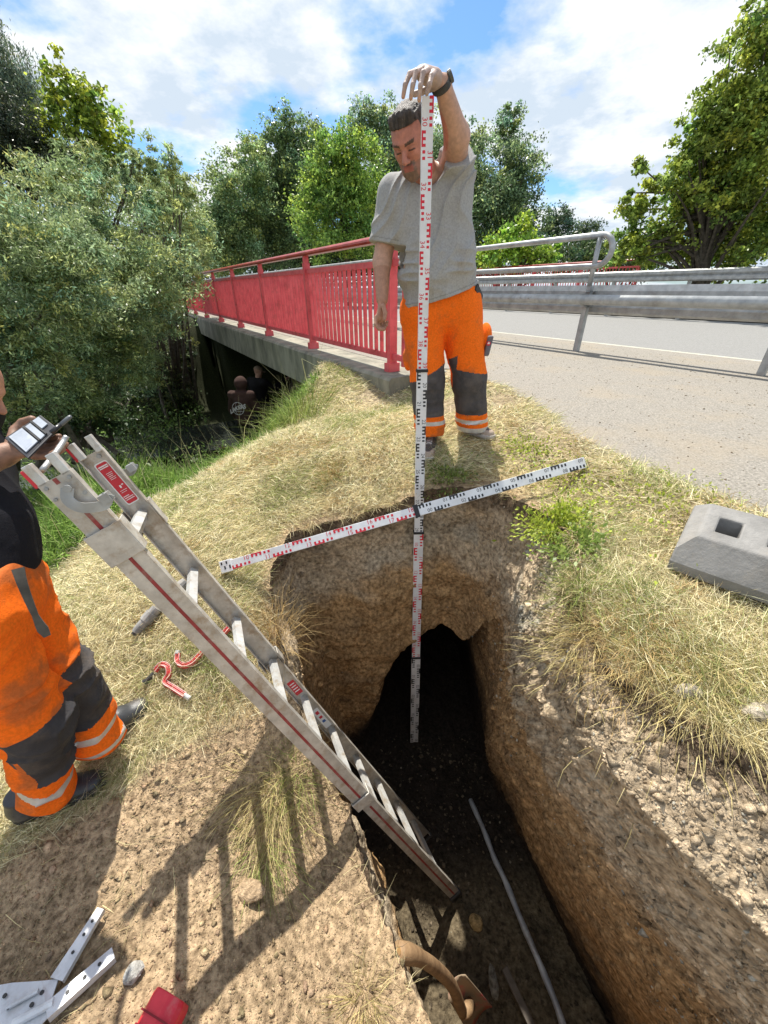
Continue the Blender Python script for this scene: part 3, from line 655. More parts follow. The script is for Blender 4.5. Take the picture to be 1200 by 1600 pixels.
# ---------------- ladder ----------------
lc = np.array([.886, 1.728, 1.0]); rc = np.array([-.468, -.34, 1.0])
def c2w(v): return v[0] * cR + v[1] * cD + v[2] * cF
LD = nrm(c2w(lc)); LR = c2w(rc); LR = nrm(LR - LD * (LR @ LD)); LN = np.cross(LD, LR)
LP = CZ(215, 850, 1.054)
if LN @ (-LP) < 0: LN = -LN
RS = .28; LP = LP - LN * .034
def lad(n, u, t): return LP + LD * (RS * n) + LR * u + LN * t
ladder = empty('ladder', lad(9.4, .17, 0)); tag(ladder, 'dirty two-section aluminium ladder with red stripes leaning down into the pit', 'ladder')
RW = .345
def rail(name, n0, n1, u, hh, th, parent=ladder, m=M_ALU, side=1):
    """C-shaped stile: web facing away from the rungs"""
    mb = MB()
    f = .004
    pr = [(-hh, 0), (hh, 0), (hh, th), (hh - f, th), (hh - f, f), (-hh + f, f), (-hh + f, th), (-hh, th)]
    V = []
    for n_ in (n0, n1): V += [lad(n_, u + side * b, a) for a, b in pr]
    k = len(pr); mb.add(V, [tuple(range(k))[::-1], tuple(range(k, 2 * k))] + [(j, k + j, k + (j + 1) % k, (j + 1) % k)[::-1] for j in range(k)])
    return mb.build(name, m, parent)
near = rail('stile', -.86, 5.45, -.012, .039, .026, side=1)
far = rail('stile', -.86, 3.1, RW + .012, .039, .026, side=-1)
near2 = rail('stile', 5.2, 9.95, .004, .033, .024, side=1)
far2 = rail('stile', 3.0, 9.8, RW - .004, .033, .024, side=-1)
for n_ in (-1.22,):
    for u_ in (0, RW):
        for t_ in (-.028, .028):
            mb = MB(); mb.box(lad(-.94, u_, t_), LD * .028, LR * .012, LN * .010); mb.build('stile_tip', M_ALU2, ladder, bevel=.002)
        mb = MB(); mb.box(lad(-.93, u_, -.041), LD * .024, LR * .010, LN * .006); mb.build('end_cap', M_REDL, ladder, bevel=.003)
def stripe(st, n0, n1, u, out, hw=.005):
    mb = MB(); mb.add([lad(n0, u + out, -hw), lad(n1, u + out, -hw), lad(n1, u + out, hw), lad(n0, u + out, hw)], [(0, 1, 2, 3)]); mb.build('stripe', M_STRIPE, st)
stripe(near, -.855, -.80, -.012, -.0008); stripe(near, -.5, -.18, -.012, -.0008); stripe(near, .05, 5.2, -.012, -.0008)
stripe(near2, 5.62, 9.9, .004, -.0008)
for i in range(0, 10):
    mb = MB(); r_ = .016
    u0 = .008; u1 = RW - .008
    pr = [(-.018, -.012), (.018, -.012), (.022, .004), (0, .019), (-.022, .004)]
    a, b = lad(i, u0, 0), lad(i, u1, 0); V = [a + LD * p + LN * q_ for p, q_ in pr] + [b + LD * p + LN * q_ for p, q_ in pr]
    mb.add(V, [tuple(range(5)), tuple(range(5, 10))[::-1]] + [(j, 5 + j, 5 + (j + 1) % 5, (j + 1) % 5) for j in range(5)])
    mb.build('rung', M_ALU2, ladder)
# collars joining the sections
for n_, u_, s_ in ((-.12, 0, -1), (5.3, 0, -1), (0.05, RW, 1), (2.95, RW, 1)):
    mb = MB(); w_ = .05 if n_ < 1 else .03; o = -.021 if u_ == 0 else .021; big = .046 if n_ < 4 else .043
    mb.box(lad(n_, u_ + o, 0), LD * w_, LR * .003, LN * big)
    mb.box(lad(n_, u_ + (0.004 if u_ == 0 else -.004), big), LD * w_, LR * .025, LN * .002); mb.box(lad(n_, u_ + (0.004 if u_ == 0 else -.004), -big), LD * w_, LR * .025, LN * .002)
    mb.build('collar', M_ALU, ladder, bevel=.001)
# bent hook brackets near the top
def hook(u, out):
    mb = MB(); o = u + out
    pts = [lad(-.74, o, .012), lad(-.66, o + out * .2, -.004), lad(-.56, o + out * .4, .004), lad(-.50, o + out * .3, .028), lad(-.48, o, .05), lad(-.54, o - out * .0, .072)]
    P = spline(pts, 5); ups = nrm(LR * (1 if out < 0 else -1))
    mb.sweep(P, [(-.013, -.0015), (.013, -.0015), (.013, .0015), (-.013, .0015)], ups)
    mb.box(lad(-.52, u + out * .2, .060), LD * .012, LR * .016, LN * .012)
    h_ = mb.build('hook', M_GALV, ladder)
    mb = MB(); mb.tube([lad(-.74, o, .012), lad(-.74, o + out * .5, .012)], .009, 10); mb.build('bolt', M_GALV, h_)
hook(-.016, -.01); hook(RW + .03, .012)
for n_, t_ in ((-.81, .028), (-.81, -.028), (-.7, -.03), (-.64, .03)):
    mb = MB(); mb.tube([lad(n_, -.0125, t_), lad(n_, -.0165, t_)], .0045, 8); mb.build('rivet', M_GALV, ladder)
mb = MB(); mb.tube([lad(-.80, RW + .007, .012), lad(-.80, RW + .002, .012)], .007, 8); mb.build('rivet', M_GALV, ladder)
# red labels on the inner face of the far stile
def label(n0, n1, hw, u, rows, title=True):
    mb = MB(); c_ = (n0 + n1) / 2; hl = (n1 - n0) / 2 * RS; pts = []
    for cx, cy, a0 in ((hl - .007, hw - .007, 0), (-hl + .007, hw - .007, 90), (-hl + .007, -hw + .007, 180), (hl - .007, -hw + .007, 270)):
        for k in range(4): t = math.radians(a0 + k * 30); pts.append((cx + .007 * math.cos(t), cy + .007 * math.sin(t)))
    Vw = [lad(c_, u - .0006, 0) + LD * a + LN * b for a, b in pts]; mb.add(Vw, [tuple(range(len(pts)))]); ed = mb.build('sticker', M_WHITE, far)
    mb = MB(); mb.add([lad(c_, u - .0012, 0) + LD * a * (1 - .004 / hl) + LN * b * (1 - .0035 / hw) for a, b in pts], [tuple(range(len(pts)))]); mb.build('sticker_field', M_REDL, far)
    mb = MB()
    for (a, b0, b1, th_) in rows:
        mb.add([lad(c_, u - .0018, 0) + LD * x_ + LN * y_ for x_, y_ in ((a * hl, b0 * hw), ((a + th_) * hl, b0 * hw), ((a + th_) * hl, b1 * hw), (a * hl, b1 * hw))], [(0, 1, 2, 3)])
    mb.build('sticker_print', M_WHITE, far)
rows = [(-.84, -.7, .75, .05), (-.76, -.7, .7, .04)] + [(-.5 + .07 * k, -.4, .55 - .1 * (k % 3), .018) for k in range(5)] + [(.12, -.1, .15, .12), (.10, .3, .6, .05), (.34, -.5, .6, .018), (.42, -.5, .4, .018), (.6, -.7, .2, .03), (.68, -.7, .7, .03), (.76, -.7, .7, .03)]
label(-.74, -.16, .021, RW + .0076, rows)
mb = MB(); 
def plate(n0, n1, hw, u, m, name='label_plate'):
    mb = MB(); mb.add([lad(n0, u, -hw), lad(n1, u, -hw), lad(n1, u, hw), lad(n0, u, hw)], [(0, 1, 2, 3)]); return mb.build(name, m, far2)
plate(3.52, 3.86, .017, RW - .0088, M_REDL); plate(4.35, 4.9, .017, RW - .0088, M_WHITE)
for k, (a, b, m_) in enumerate(((4.42, 4.5, M_REDL), (4.56, 4.62, M_SRED), (4.68, 4.74, mat('sticker_blue', (.05, .12, .35))))): plate(a, b, .008, RW - .0096, m_)
for k in range(4): plate(3.58 + k * .06, 3.60 + k * .06, .012, RW - .0096, M_WHITE)
for u_ in (.006, RW - .006):
    mb = MB(); mb.box(lad(9.98, u_, 0), LD * .02, LR * .016, LN * .038); mb.build('rubber_foot', M_BLK, ladder, bevel=.004)

# ---------------- foot plate for a barrier ----------------
def ground_pt(px, py, z0=-.9):
    z = z0
    for _ in range(8): p = G(px, py, z); z = .5 * z + .5 * H1(p[0], p[1])
    return G(px, py, z)
f0 = G(1035, 885, -.895); f1 = G(1070, 803, -.80)
# plate corners on its top: front-left and back-left edges from the photograph
zt_ = -.79
c0 = G(1112, 925 - 0, -.86)
A_ = G(1040, 888, -.90); B_ = G(1075, 815, -.88); 
ex = nrm([*(G(1200, 946, -.90) - A_)[:2], 0]); ey = np.array([-ex[1], ex[0], 0]); Wd = abs((B_ - A_) @ ey); Wd = .30; Ln = .80
fp = empty('foot_plate', A_ + ex * Ln / 2 + ey * Wd / 2); tag(fp, 'grey recycled plastic barrier foot plate with rectangular slots lying on the dry grass', 'barrier foot')
zb = A_[2] + .0; hh = .11
xs = [0, .10, .115, .20, .215, .29, .34, .53, .545, .60, .70, .80]; ys = [0, .09, .13, .215, .26, .31, .36, .40]
holes = {(1, 3), (1, 4)}
_h = [H1(*(A_[:2] + ex[:2] * a + ey[:2] * b)) + .012 for a, b in ((0, 0), (Ln, 0), (0, Wd))]
def fpt(u, v_, z): return np.array([*(A_[:2] + ex[:2] * u + ey[:2] * v_), _h[0] + (_h[1] - _h[0]) * u / Ln + (_h[2] - _h[0]) * v_ / Wd + z])
mb = MB()
def topz(u, v_):
    du = min(u, Ln - u); dv_ = min(v_, Wd - v_); z = hh
    if du < .045: z = min(z, .07 + (hh - .07) * du / .045)
    if dv_ < .06: z = min(z, .035 + (hh - .035) * dv_ / .06)
    z = min(z, hh)
    return z
xs = [0, .045, .085, .15, .18, .225, .37, .42, .60, .66, .75, .80]; ys = [0, .03, .06, .105, .14, .175, .25, .30]
vid = {}
def isH(i, j):
    u = (xs[i] + xs[i + 1]) / 2; v_ = (ys[j] + ys[j + 1]) / 2
    return (.085 < u < .15 and .105 < v_ < .175) or (.225 < u < .37 and .105 < v_ < .175) or (.60 < u < .66 and .15 < v_ < .27)
V = []; F = []
def vtx(i, j, lvl):
    k = (i, j, lvl)
    if k not in vid:
        u, v_ = xs[i], ys[j]; z = topz(u, v_) if lvl == 't' else (0.0 if lvl == 'b' else .03)
        vid[k] = len(V); V.append(fpt(u, v_, z))
    return vid[k]
nx_, ny_ = len(xs) - 1, len(ys) - 1
for i in range(nx_):
    for j in range(ny_):
        lv = 'h' if isH(i, j) else 't'
        F.append((vtx(i, j, lv), vtx(i + 1, j, lv), vtx(i + 1, j + 1, lv), vtx(i, j + 1, lv)))
        if lv == 'h':
            for (a, b, ii, jj) in (((i, j), (i + 1, j), i, j - 1), ((i + 1, j), (i + 1, j + 1), i + 1, j), ((i + 1, j + 1), (i, j + 1), i, j + 1), ((i, j + 1), (i, j), i - 1, j)):
                if not isH(ii, jj): F.append((vtx(*a, 't'), vtx(*b, 't'), vtx(*b, 'h'), vtx(*a, 'h')))
for i in range(nx_): F += [(vtx(i, 0, 'b'), vtx(i + 1, 0, 'b'), vtx(i + 1, 0, 't'), vtx(i, 0, 't')), (vtx(i + 1, ny_, 'b'), vtx(i, ny_, 'b'), vtx(i, ny_, 't'), vtx(i + 1, ny_, 't'))]
for j in range(ny_): F += [(vtx(0, j + 1, 'b'), vtx(0, j, 'b'), vtx(0, j, 't'), vtx(0, j + 1, 't')), (vtx(nx_, j, 'b'), vtx(nx_, j + 1, 'b'), vtx(nx_, j + 1, 't'), vtx(nx_, j, 't'))]
mesh_np('body', np.array(V), F, M_GREYPL, fp, bevel=.006)
for u0_, u1_ in ((.088, .147), (.228, .367)): mb = MB(); mb.add([fpt(u0_, .108, .034), fpt(u1_, .108, .034), fpt(u1_, .172, .034), fpt(u0_, .172, .034)], [(0, 1, 2, 3)]); mb.build('slot_shade', M_BLK, fp)  # black sheet added in each slot to paint the shade of the recess
mb = MB(); mb.add([fpt(-.002, .01, .012), fpt(-.002, .29, .012), fpt(-.002, .29, .05), fpt(-.002, .01, .05)], [(0, 3, 2, 1)]); mb.add([fpt(.004, .05, .064), fpt(.010, .05, .072), fpt(.010, .25, .072), fpt(.004, .25, .064)], [(0, 1, 2, 3)])
mb.build('red_edge', mat('faded_red', (.45, .05, .04), (.5, .13, .1), .7, scale=12, dirt=(.25, .2, .16), dirtscale=8), fp)
for u, v_, lu, lv in ((.30, .085, .06, .005), (.31, .215, .08, .010), (.52, .14, .05, .010)):
    mb = MB(); mb.box(fpt(u, v_, hh + .004), ex * lu, ey * lv, (0, 0, .006)); mb.build('raised_rib', M_GREYPL, fp, bevel=.003)

# ---------------- clamps, pipes, tools ----------------
M_CLR = mat('clamp_red', (.50, .025, .03), (.62, .09, .09), .5, scale=30, dirt=(.36, .26, .18), dirtscale=16, dirtamt=.8)
M_STEEL = mat('tool_steel', (.40, .40, .39), (.62, .62, .60), .4, metal=.6, scale=20, dirt=(.3, .25, .2), dirtscale=12)
def gp(px, py, lift=.012, z0=-1.55):
    z = z0
    for _ in range(10): p = G(px, py, z); z = .5 * z + .5 * (H1(p[0], p[1]) + lift)
    return G(px, py, z)
def clamp(name, label, body_px, tip_px, endp):
    root = empty(name, gp(*body_px[len(body_px) // 2])); tag(root, label, 'clamp', 'red steel hook clamps on the mown grass')
    P = spline([gp(x_, y_, .022) for x_, y_ in body_px], 6)
    n_ = len(P); mb = MB(); mb.sweep(P, lambda i: [(-.010, -.008), (.010, -.008), (.010, .008), (.003, .008), (.003, .003), (-.003, .003), (-.003, .008), (-.010, .008)]); mb.build('frame', M_CLR, root)
    mb = MB()
    for s_ in (-1, 1): mb.sweep(P, lambda i: [(s_ * .0095 - .0012, .0085), (s_ * .0095 + .0012, .0085), (s_ * .0095 + .0012, .0105), (s_ * .0095 - .0012, .0105)])
    mb.build('worn_edge', mat('worn_pink_paint', (.55, .33, .30), (.66, .50, .46), .6, scale=30), root)
    if tip_px:
        mb = MB(); mb.tube([gp(*tip_px[0], .02), gp(*tip_px[1], .02)], .010, 10); mb.tube([gp(*tip_px[1], .02), gp(*tip_px[1], .02) + (gp(*tip_px[1], .02) - gp(*tip_px[0], .02)) * .25], .016, 10); mb.build('pivot', M_BLK, root)
    a, b = gp(*endp[0], .02), gp(*endp[1], .02); mb = MB(); mb.tube([a, b], .012, 12); mb.build('end_screw', M_STEEL, root)
clamp('hook_clamp', 'red hook clamp lying whole on the grass beyond the boot tip', [(243, 1048), (252, 1039), (262, 1042), (264, 1054), (258, 1066), (272, 1076), (289, 1087)], ((240, 1052), (229, 1064)), ((288, 1086), (297, 1092)))
clamp('hook_clamp', 'red hook clamp lying half hidden under the ladder', [(278, 1021), (278, 1034), (286, 1040), (300, 1036), (318, 1018), (340, 1000), (362, 976)], None, ((277, 1022), (278, 1017)))
M_PIPE = mat('muddy_pipe', (.16, .16, .155), (.38, .36, .33), .55, scale=14, dirt=(.3, .24, .16), dirtscale=8)
pp = empty('pipe_piece', gp(230, 970)); tag(pp, 'short grey pipe stub lying on the grass below the ladder', 'pipe')
a, b = gp(212, 988, .03), gp(246, 950, .03); d_ = nrm(b - a)
mb = MB(); mb.tube([a, a + d_ * .02, b - d_ * .06, b], lambda i: [.020, .023, .026, .026][i], 14); mb.build('tube', M_PIPE, pp, smooth=False)
mb = MB(); mb.tube([b - d_ * .075, b - d_ * .03], .031, 14); mb.build('coupling', M_PIPE, pp)
mb = MB(); mb.tube([a - d_ * .012, a], .014, 10); mb.build('bore', M_BLK, pp)
p2 = empty('pipe_piece', gp(283, 918)); tag(p2, 'muddy round pipe fitting seen between the two ladder rails', 'pipe')
a, b = gp(274, 925, .03), gp(291, 908, .03); mb = MB(); mb.tube([a, (a + b) / 2, b], lambda i: [.022, .03, .024][i], 12); mb.build('tube', M_PIPE, p2); mb = MB(); mb.tube([(a * .8 + b * .2), (a * .65 + b * .35)], .034, 12); mb.build('ring', M_GALV, p2)

# galvanised two-pronged bracket at the lower left
zB = -1.68
bk = empty('steel_bracket', gp(60, 1560, .03, zB)); tag(bk, 'light galvanised steel bracket with two long prongs lying on the bare soil', 'bracket')
M_GL = mat('bright_zinc', (.52, .54, .57), (.72, .74, .76), .42, metal=.3, scale=9, dirt=(.3, .28, .26), dirtscale=14, dirtamt=.5)
def ch(pa, pb, w0, w1, hgt, m, name, lift=.03, dome=0):
    a = gp(*pa, lift, zB); b = gp(*pb, lift, zB); x, y, z = frame(b - a); mb = MB()
    V = []
    for p, w_ in ((a, w0), (b, w1)): V += [p - x * w_ - y * hgt, p - x * w_, p + x * w_, p + x * w_ - y * hgt, p + x * (w_ - .003) - y * hgt, p + x * (w_ - .003) - y * .003, p - x * (w_ - .003) - y * .003, p - x * (w_ - .003) - y * hgt]
    k = 8; mb.add(V, [tuple(range(k)), tuple(range(k, 2 * k))[::-1]] + [(j, k + j, k + (j + 1) % k, (j + 1) % k) for j in range(k)]); return mb.build(name, m, bk), a, b, x, y
pr1, a, b, x_, y_ = ch((88, 1530), (157, 1419), .020, .012, .016, M_GL, 'prong', .045)
mb = MB()
for t in (.35, .6, .8): MB().tube([a + (b - a) * t + y_ * .0005, a + (b - a) * t + y_ * .003], .004, 8).build('rivet_hole', M_BLK, pr1)
pr2, a, b, x_, y_ = ch((72, 1580), (177, 1488), .018, .015, .028, M_GL, 'prong', .05)
mb = MB()
for t in (.3, .55, .78): MB().tube([a + (b - a) * t + y_ * .0005, a + (b - a) * t + y_ * .003], .0045, 8).build('rivet_hole', M_BLK, pr2)
base = [gp(*p, .035, zB) for p in ((-30, 1545), (20, 1536), (66, 1533), (92, 1530), (82, 1560), (76, 1590), (30, 1640), (-40, 1680))]
mb = MB(); mb.prism(base, (0, 0, .004)); pl = mb.build('plate', M_GL, bk)
mb = MB(); mb.tube([gp(10, 1575, .042, zB), gp(60, 1548, .048, zB)], .006, 8); mb.tube([gp(20, 1600, .045, zB), gp(84, 1566, .05, zB)], .010, 8); mb.build('stiffening_fold', M_GL, pl)
mb = MB()
for p in ((66, 1551), (8, 1556), (14, 1574), (50, 1570)): c_ = gp(*p, .041, zB); MB().tube([c_, c_ + np.array([0, 0, .004])], .005, 8).build('rivet_hole', M_BLK, pl)
# red plastic case / battery tool
M_RPL = mat('red_plastic', (.55, .012, .03), (.68, .03, .05), .42, scale=18, dirt=(.45, .25, .2), dirtscale=16, dirtamt=.4)
rc_ = gp(250, 1590, .05, -1.74); rb = empty('red_tool_case', rc_); tag(rb, 'red ribbed plastic tool case at the bottom edge beside a small grey stone', 'tool case')
u1 = nrm([*(gp(294, 1570, .05, -1.74) - gp(246, 1540, .05, -1.74))[:2], 0]); v1 = np.array([u1[1], -u1[0], 0]); o_ = gp(246, 1540, .05, -1.74)
Lc, Wc = np.linalg.norm((gp(294, 1570, .05, -1.74) - o_)[:2]), .22
mb = MB(); V = []
sec_ = [(0, -.05), (0, .004), (.012, .018), (Lc * .55, .022), (Lc - .012, .012), (Lc, 0), (Lc, -.05)]
for v0_, s_ in ((0, .92), (.012, 1), (Wc, 1)): V += [o_ + u1 * (Lc / 2 + (a - Lc / 2) * s_) + v1 * v0_ + np.array([0, 0, b]) for a, b in sec_]
k = 7; mb.add(V, [tuple(range(k))[::-1], tuple(range(2 * k, 3 * k))] + [(i * k + j, (i + 1) * k + j, (i + 1) * k + (j + 1) % k, i * k + (j + 1) % k)[::-1] for i in range(2) for j in range(k)])
mb.build('shell', M_RPL, rb, bevel=.003)
mb = MB(); mb.box(o_ + u1 * Lc * .5 + v1 * .045 + np.array([0, 0, .021]), u1 * Lc * .51, v1 * .002, (0, 0, .003)); mb.build('seam', mat('seam_dark_red', (.2, .01, .015)), rb)
for k in range(7):
    mb = MB(); mb.box(o_ + u1 * Lc * (.2 + .0 * k) + v1 * (.07 + k * .011) + np.array([0, 0, .0225]), u1 * Lc * .16, v1 * .003, (0, 0, .003)); mb.build('rib', M_RPL, rb, bevel=.001)
# grey stone
def rock(name, label, c_, r_, colr, seed, sc=(1, 1, .7), cat='stone', group=None):
    import bmesh
    bm = bmesh.new(); bmesh.ops.create_icosphere(bm, subdivisions=3, radius=1); V = np.array([v_.co for v_ in bm.verts]); F = [tuple(v_.index for v_ in f.verts) for f in bm.faces]; bm.free()
    V = V * (1 + .35 * fbm(V + seed * 9, 1.1, 3, seed))[:, None] * (1 + .06 * fbm(V, 5, 2, seed))[:, None]; V = V * np.array(sc) * r_ + c_
    o = mesh_np(name, V, F, M_VC, cols=np.tile(colr, (len(V), 1)) * (1 + .2 * fbm(V, 60, 3, seed))[:, None]); return tag(o, label, cat, group)
rock('stone', 'pale grey angular stone beside the red tool case', gp(209, 1518, .012, -1.72), .024, [.42, .41, .38], 3)
rock('stone', 'yellowish stone on the pit floor at the ladder foot', np.append(G(745, 1437, -3.12)[:2], FZ(*[np.array([t]) for t in G(745, 1437, -3.12)[:2]])[0] + .02), .04, [.42, .30, .14], 5)
rock('clod', 'brown clay lump on the bank beside the yellow straw tuft left of the pit edge', gp(392, 1392, .02, -1.9), .038, [.40, .29, .18], 7, (1.3, .8, .5), 'clod')
rock('stone', 'pale flat stone jutting from the dry grass on the right', gp(1078, 1082, .002, -1.0), .030, [.42, .37, .30], 9, (1.2, .8, .9))
rock('stone', 'light stone at the right photo edge below the straw', gp(1188, 1115, .002, -1.0), .034, [.45, .39, .30], 12, (1.3, .8, .8))
# shovel standing in the pit: wooden handle, red blade
def fl(px, py, lift, z0=-3.1): p = G(px, py, z0 + lift); return p
sh = empty('shovel', G(735, 1575, -2.95)); tag(sh, 'muddy shovel with thick curved wooden handle and worn red blade in the pit', 'shovel')
ha = [CZ(622, 1487, 1.50), CZ(650, 1494, 1.54), CZ(680, 1512, 1.61), CZ(706, 1540, 1.70), CZ(722, 1580, 1.78)]
M_WOOD = mat('dirty_wood', (.20, .12, .06), (.36, .23, .12), .7, scale=12, bump=.3, bscale=50, stretch=(1, 1, 3))
P = spline(ha, 6); mb = MB(); mb.tube(P, lambda i: interp([0, 3, 8, 24], [.032, .034, .026, .024], i), 14); mb.build('handle', M_WOOD, sh, smooth=True)
mb = MB(); e_ = nrm(P[0] - P[1]); mb.tube([P[0], P[0] + e_ * .004], .016, 12); mb.build('handle_end', mat('cut_wood', (.4, .24, .09), (.3, .18, .08), .8, scale=40), sh)
bl = [CZ(722, 1524, 2.12), CZ(770, 1562, 2.2), CZ(740, 1620, 2.16), CZ(697, 1556, 2.06)]
bl = [CZ(727, 1522, 1.84), CZ(769, 1572, 1.90), CZ(738, 1625, 1.87), CZ(700, 1560, 1.79)]
o_ = sum(bl) / 4; V = []; nn_b = nrm(np.cross(bl[1] - bl[0], bl[3] - bl[0])); nn_b = nn_b if nn_b @ (-o_) > 0 else -nn_b; F = []; ng = 8
for i in range(ng + 1):
    for j in range(ng + 1):
        u, v_ = i / ng, j / ng; p = (bl[0] * (1 - u) + bl[1] * u) * (1 - v_) + (bl[3] * (1 - u) + bl[2] * u) * v_; V.append(p - nn_b * .03 * (1 - (2 * v_ - 1) ** 2))
for i in range(ng):
    for j in range(ng): F.append((i * (ng + 1) + j, (i + 1) * (ng + 1) + j, (i + 1) * (ng + 1) + j + 1, i * (ng + 1) + j + 1))
o = mesh_np('blade', np.array(V), F, mat('worn_red_blade', (.27, .20, .13), (.42, .10, .085), .7, scale=9, lo=.50, hi=.60, dirt=(.26, .2, .13), dirtscale=14), sh, smooth=True); sm_ = o.modifiers.new('thick', 'SOLIDIFY'); sm_.thickness = .004
mb = MB(); mb.tube([P[-1], (P[-1] + o_) / 2 + nn_b * .01, o_], .027, 12); mb.build('socket', M_WOOD, sh, smooth=True)
# cable running along the pit floor, board and pebble
cbp = [G(735, 1250, -3.26), G(757, 1300, -3.2), G(772, 1340, -3.17), G(790, 1378, -3.13), G(815, 1440, -3.09), G(845, 1510, -3.07), G(876, 1590, -3.05), G(905, 1700, -3.05)]
cbl = MB(); P = spline(cbp, 7); cbl.tube(P, lambda i: .0165 + .0015 * math.sin(i * .9), 12)
o = cbl.build('pipeline', mat('exposed_grey_pipe', (.22, .24, .27), (.42, .44, .46), .35, scale=7, dirt=(.10, .08, .06), dirtscale=5, dirtamt=.85, spec=.7), smooth=True); tag(o, 'uncovered grey service pipe running along the pit floor', 'pipe')
mb = MB(); a, b = G(788, 1512, -3.06), G(832, 1605, -3.06); mb.bar(a, b, .035, .02); o = mb.build('wood_stick', mat('wet_wood', (.07, .055, .04), (.12, .10, .08), .7, scale=20), bevel=.004); tag(o, 'dark wooden slat lying beside the service pipe on the pit floor', 'slat')
rock('stone', 'long pale stone between shovel blade and wooden slat', G(771, 1535, -3.06), .05, [.2, .19, .16], 15, (.45, 1.3, .5))
# board pressed against the left pit edge (metal sheet under the ladder)
# ---------------- foliage ----------------
def leaves(C, size, asp, c1, c2, seed, up=.35, n4=None, droop=0.0, axis=None):
    """diamond leaves at points C; per leaf colour between c1 and c2"""
    r = np.random.default_rng(seed); n = len(C)
    d = r.normal(size=(n, 3)); d[:, 2] -= droop
    if axis is not None: d = d * .55 + axis
    d /= np.linalg.norm(d, axis=1)[:, None]
    k = r.normal(size=(n, 3)); k[:, 2] += up * 3; sdn = np.cross(d, k); sdn /= np.linalg.norm(sdn, axis=1)[:, None] + 1e-9
    nn = np.cross(sdn, d)
    L = size * r.uniform(.6, 1.35, n)[:, None]; Wd = L * asp * .5
    b = C - d * L * .5; t = C + d * L * .5; m = C - d * L * .05
    V = np.stack([b, m - sdn * Wd + nn * Wd * .3, t, m + sdn * Wd + nn * Wd * .3], 1)
    f = (r.random(n) ** 1.3)[:, None]; c = (np.array(c1) * (1 - f) + np.array(c2) * f) * r.uniform(.9, 1.9, (n, 1))
    F = np.arange(4 * n).reshape(n, 4)
    return V.reshape(-1, 3), F, np.repeat(c, 4, 0)
def joinm(parts):
    V = []; F = []; Cc = []; b = 0
    for v_, f_, c_ in parts: V.append(v_); F.append(f_ + b); Cc.append(c_); b += len(v_)
    return np.concatenate(V), np.concatenate(F), np.concatenate(Cc)
def lobe(px, py, D, rx, ry):
    c_ = W(px, py, D); dpt = c_ @ cF; return c_, np.array([rx, (rx + ry) / 2 * .9, ry]) * dpt / 603.0
TREE_ID = [0]
def tree(name, label, cat, lobes, base, c1, c2, lpx=4.6, asp=.6, mult=6.0, up=.35, droop=0., trunk_r=.16, gap=-.15, group=None, limbs=14, clump=.28, seed=None, axis=None, trunkless=False):
    TREE_ID[0] += 1; sd_ = 100 + TREE_ID[0] if seed is None else seed; r = np.random.default_rng(sd_)
    base = np.asarray(base, float); root = empty(name, base); tag(root, label, cat, group)
    parts = []; tips = []
    for (px, py, D, rx, ry) in lobes:
        c_, R_ = lobe(px, py, D, rx * 1.07, ry * 1.07); dpt = c_ @ cF; ls = lpx * dpt / 603.0
        nl = int(2.3 * mult * math.pi * rx * ry / (lpx * lpx * asp * 1.2)); ncl = max(12, int(nl / 34))
        u = r.normal(size=(ncl, 3)); u /= np.linalg.norm(u, axis=1)[:, None]; rad = r.random(ncl) ** .42
        cc_ = c_ + u * rad[:, None] * R_ * r.uniform(.78, 1.25, (ncl, 1))
        k = fbm(cc_, 1.6 / max(R_.mean(), .3), 3, sd_) > gap; cc_ = cc_[k]
        if len(cc_) == 0: continue
        per_ = max(4, nl // len(cc_)); rc2 = clump * R_.mean() * r.uniform(.5, 1.3, (len(cc_), 1, 1))
        P = cc_[:, None] + r.normal(size=(len(cc_), per_, 3)) * rc2 * np.array([.62, .62, .42])
        tone = r.uniform(.72, 1.28, (len(cc_), 1, 1)) * np.ones((1, per_, 1))
        V, F, C_ = leaves(P.reshape(-1, 3), ls, asp, c1, c2, int(r.integers(1e6)), up=up, droop=droop, axis=axis)
        C_ = C_ * np.repeat(tone.reshape(-1), 4)[:, None]
        hue = np.repeat((r.normal(size=(len(cc_), 1)) * .5 * np.ones((1, per_))).reshape(-1), 4).clip(-1, 1); C_ = C_ * 1.22 * np.stack([1 + .28 * hue, 1 + .05 * hue, 1 - .3 * hue], 1); parts.append((V, F, C_)); tips += list(cc_[r.permutation(len(cc_))[:max(2, limbs // len(lobes))]])
    V, F, C_ = joinm(parts); mesh_np('crown', V, F, M_LEAF, root, cols=np.clip(C_, .003, 1))
    mb = MB(); cen = np.mean([W(l[0], l[1], l[2]) for l in lobes], 0); topc = np.array([cen[0], cen[1], cen[2] + .1])
    if not trunkless:
        tp = spline([base - [0, 0, .2], base * .6 + topc * .4 + r.normal(size=3) * .1 * trunk_r * 5, topc], 6)
        mb.tube(tp, lambda i: trunk_r * (1 - .6 * i / 12), 8)
    for t in tips:
        f = r.uniform(.25, .85) if not trunkless else 0; s_ = (base * (1 - f) + topc * f) if not trunkless else base + np.append(r.normal(size=2) * .4, 0)
        m_ = (s_ + t) / 2 + np.array([0, 0, .12]) * np.linalg.norm(t - s_) * r.uniform(.2, 1)
        P = spline([s_, m_, t], 4); rr_ = trunk_r * .32
        mb.tube(P, lambda i: max(.006, rr_ * (1 - .85 * i / 8)), 5)
    mb.build('trunk' if not trunkless else 'branches', M_BARK, root)
    return root
def gb_(x, y, z=None): return np.array([x, y, H1(x, y)])
WIL1, WIL2 = (.075, .11, .04), (.31, .37, .19)
def basept(px, D): p = W(px, 430, D); return gb_(p[0], p[1])
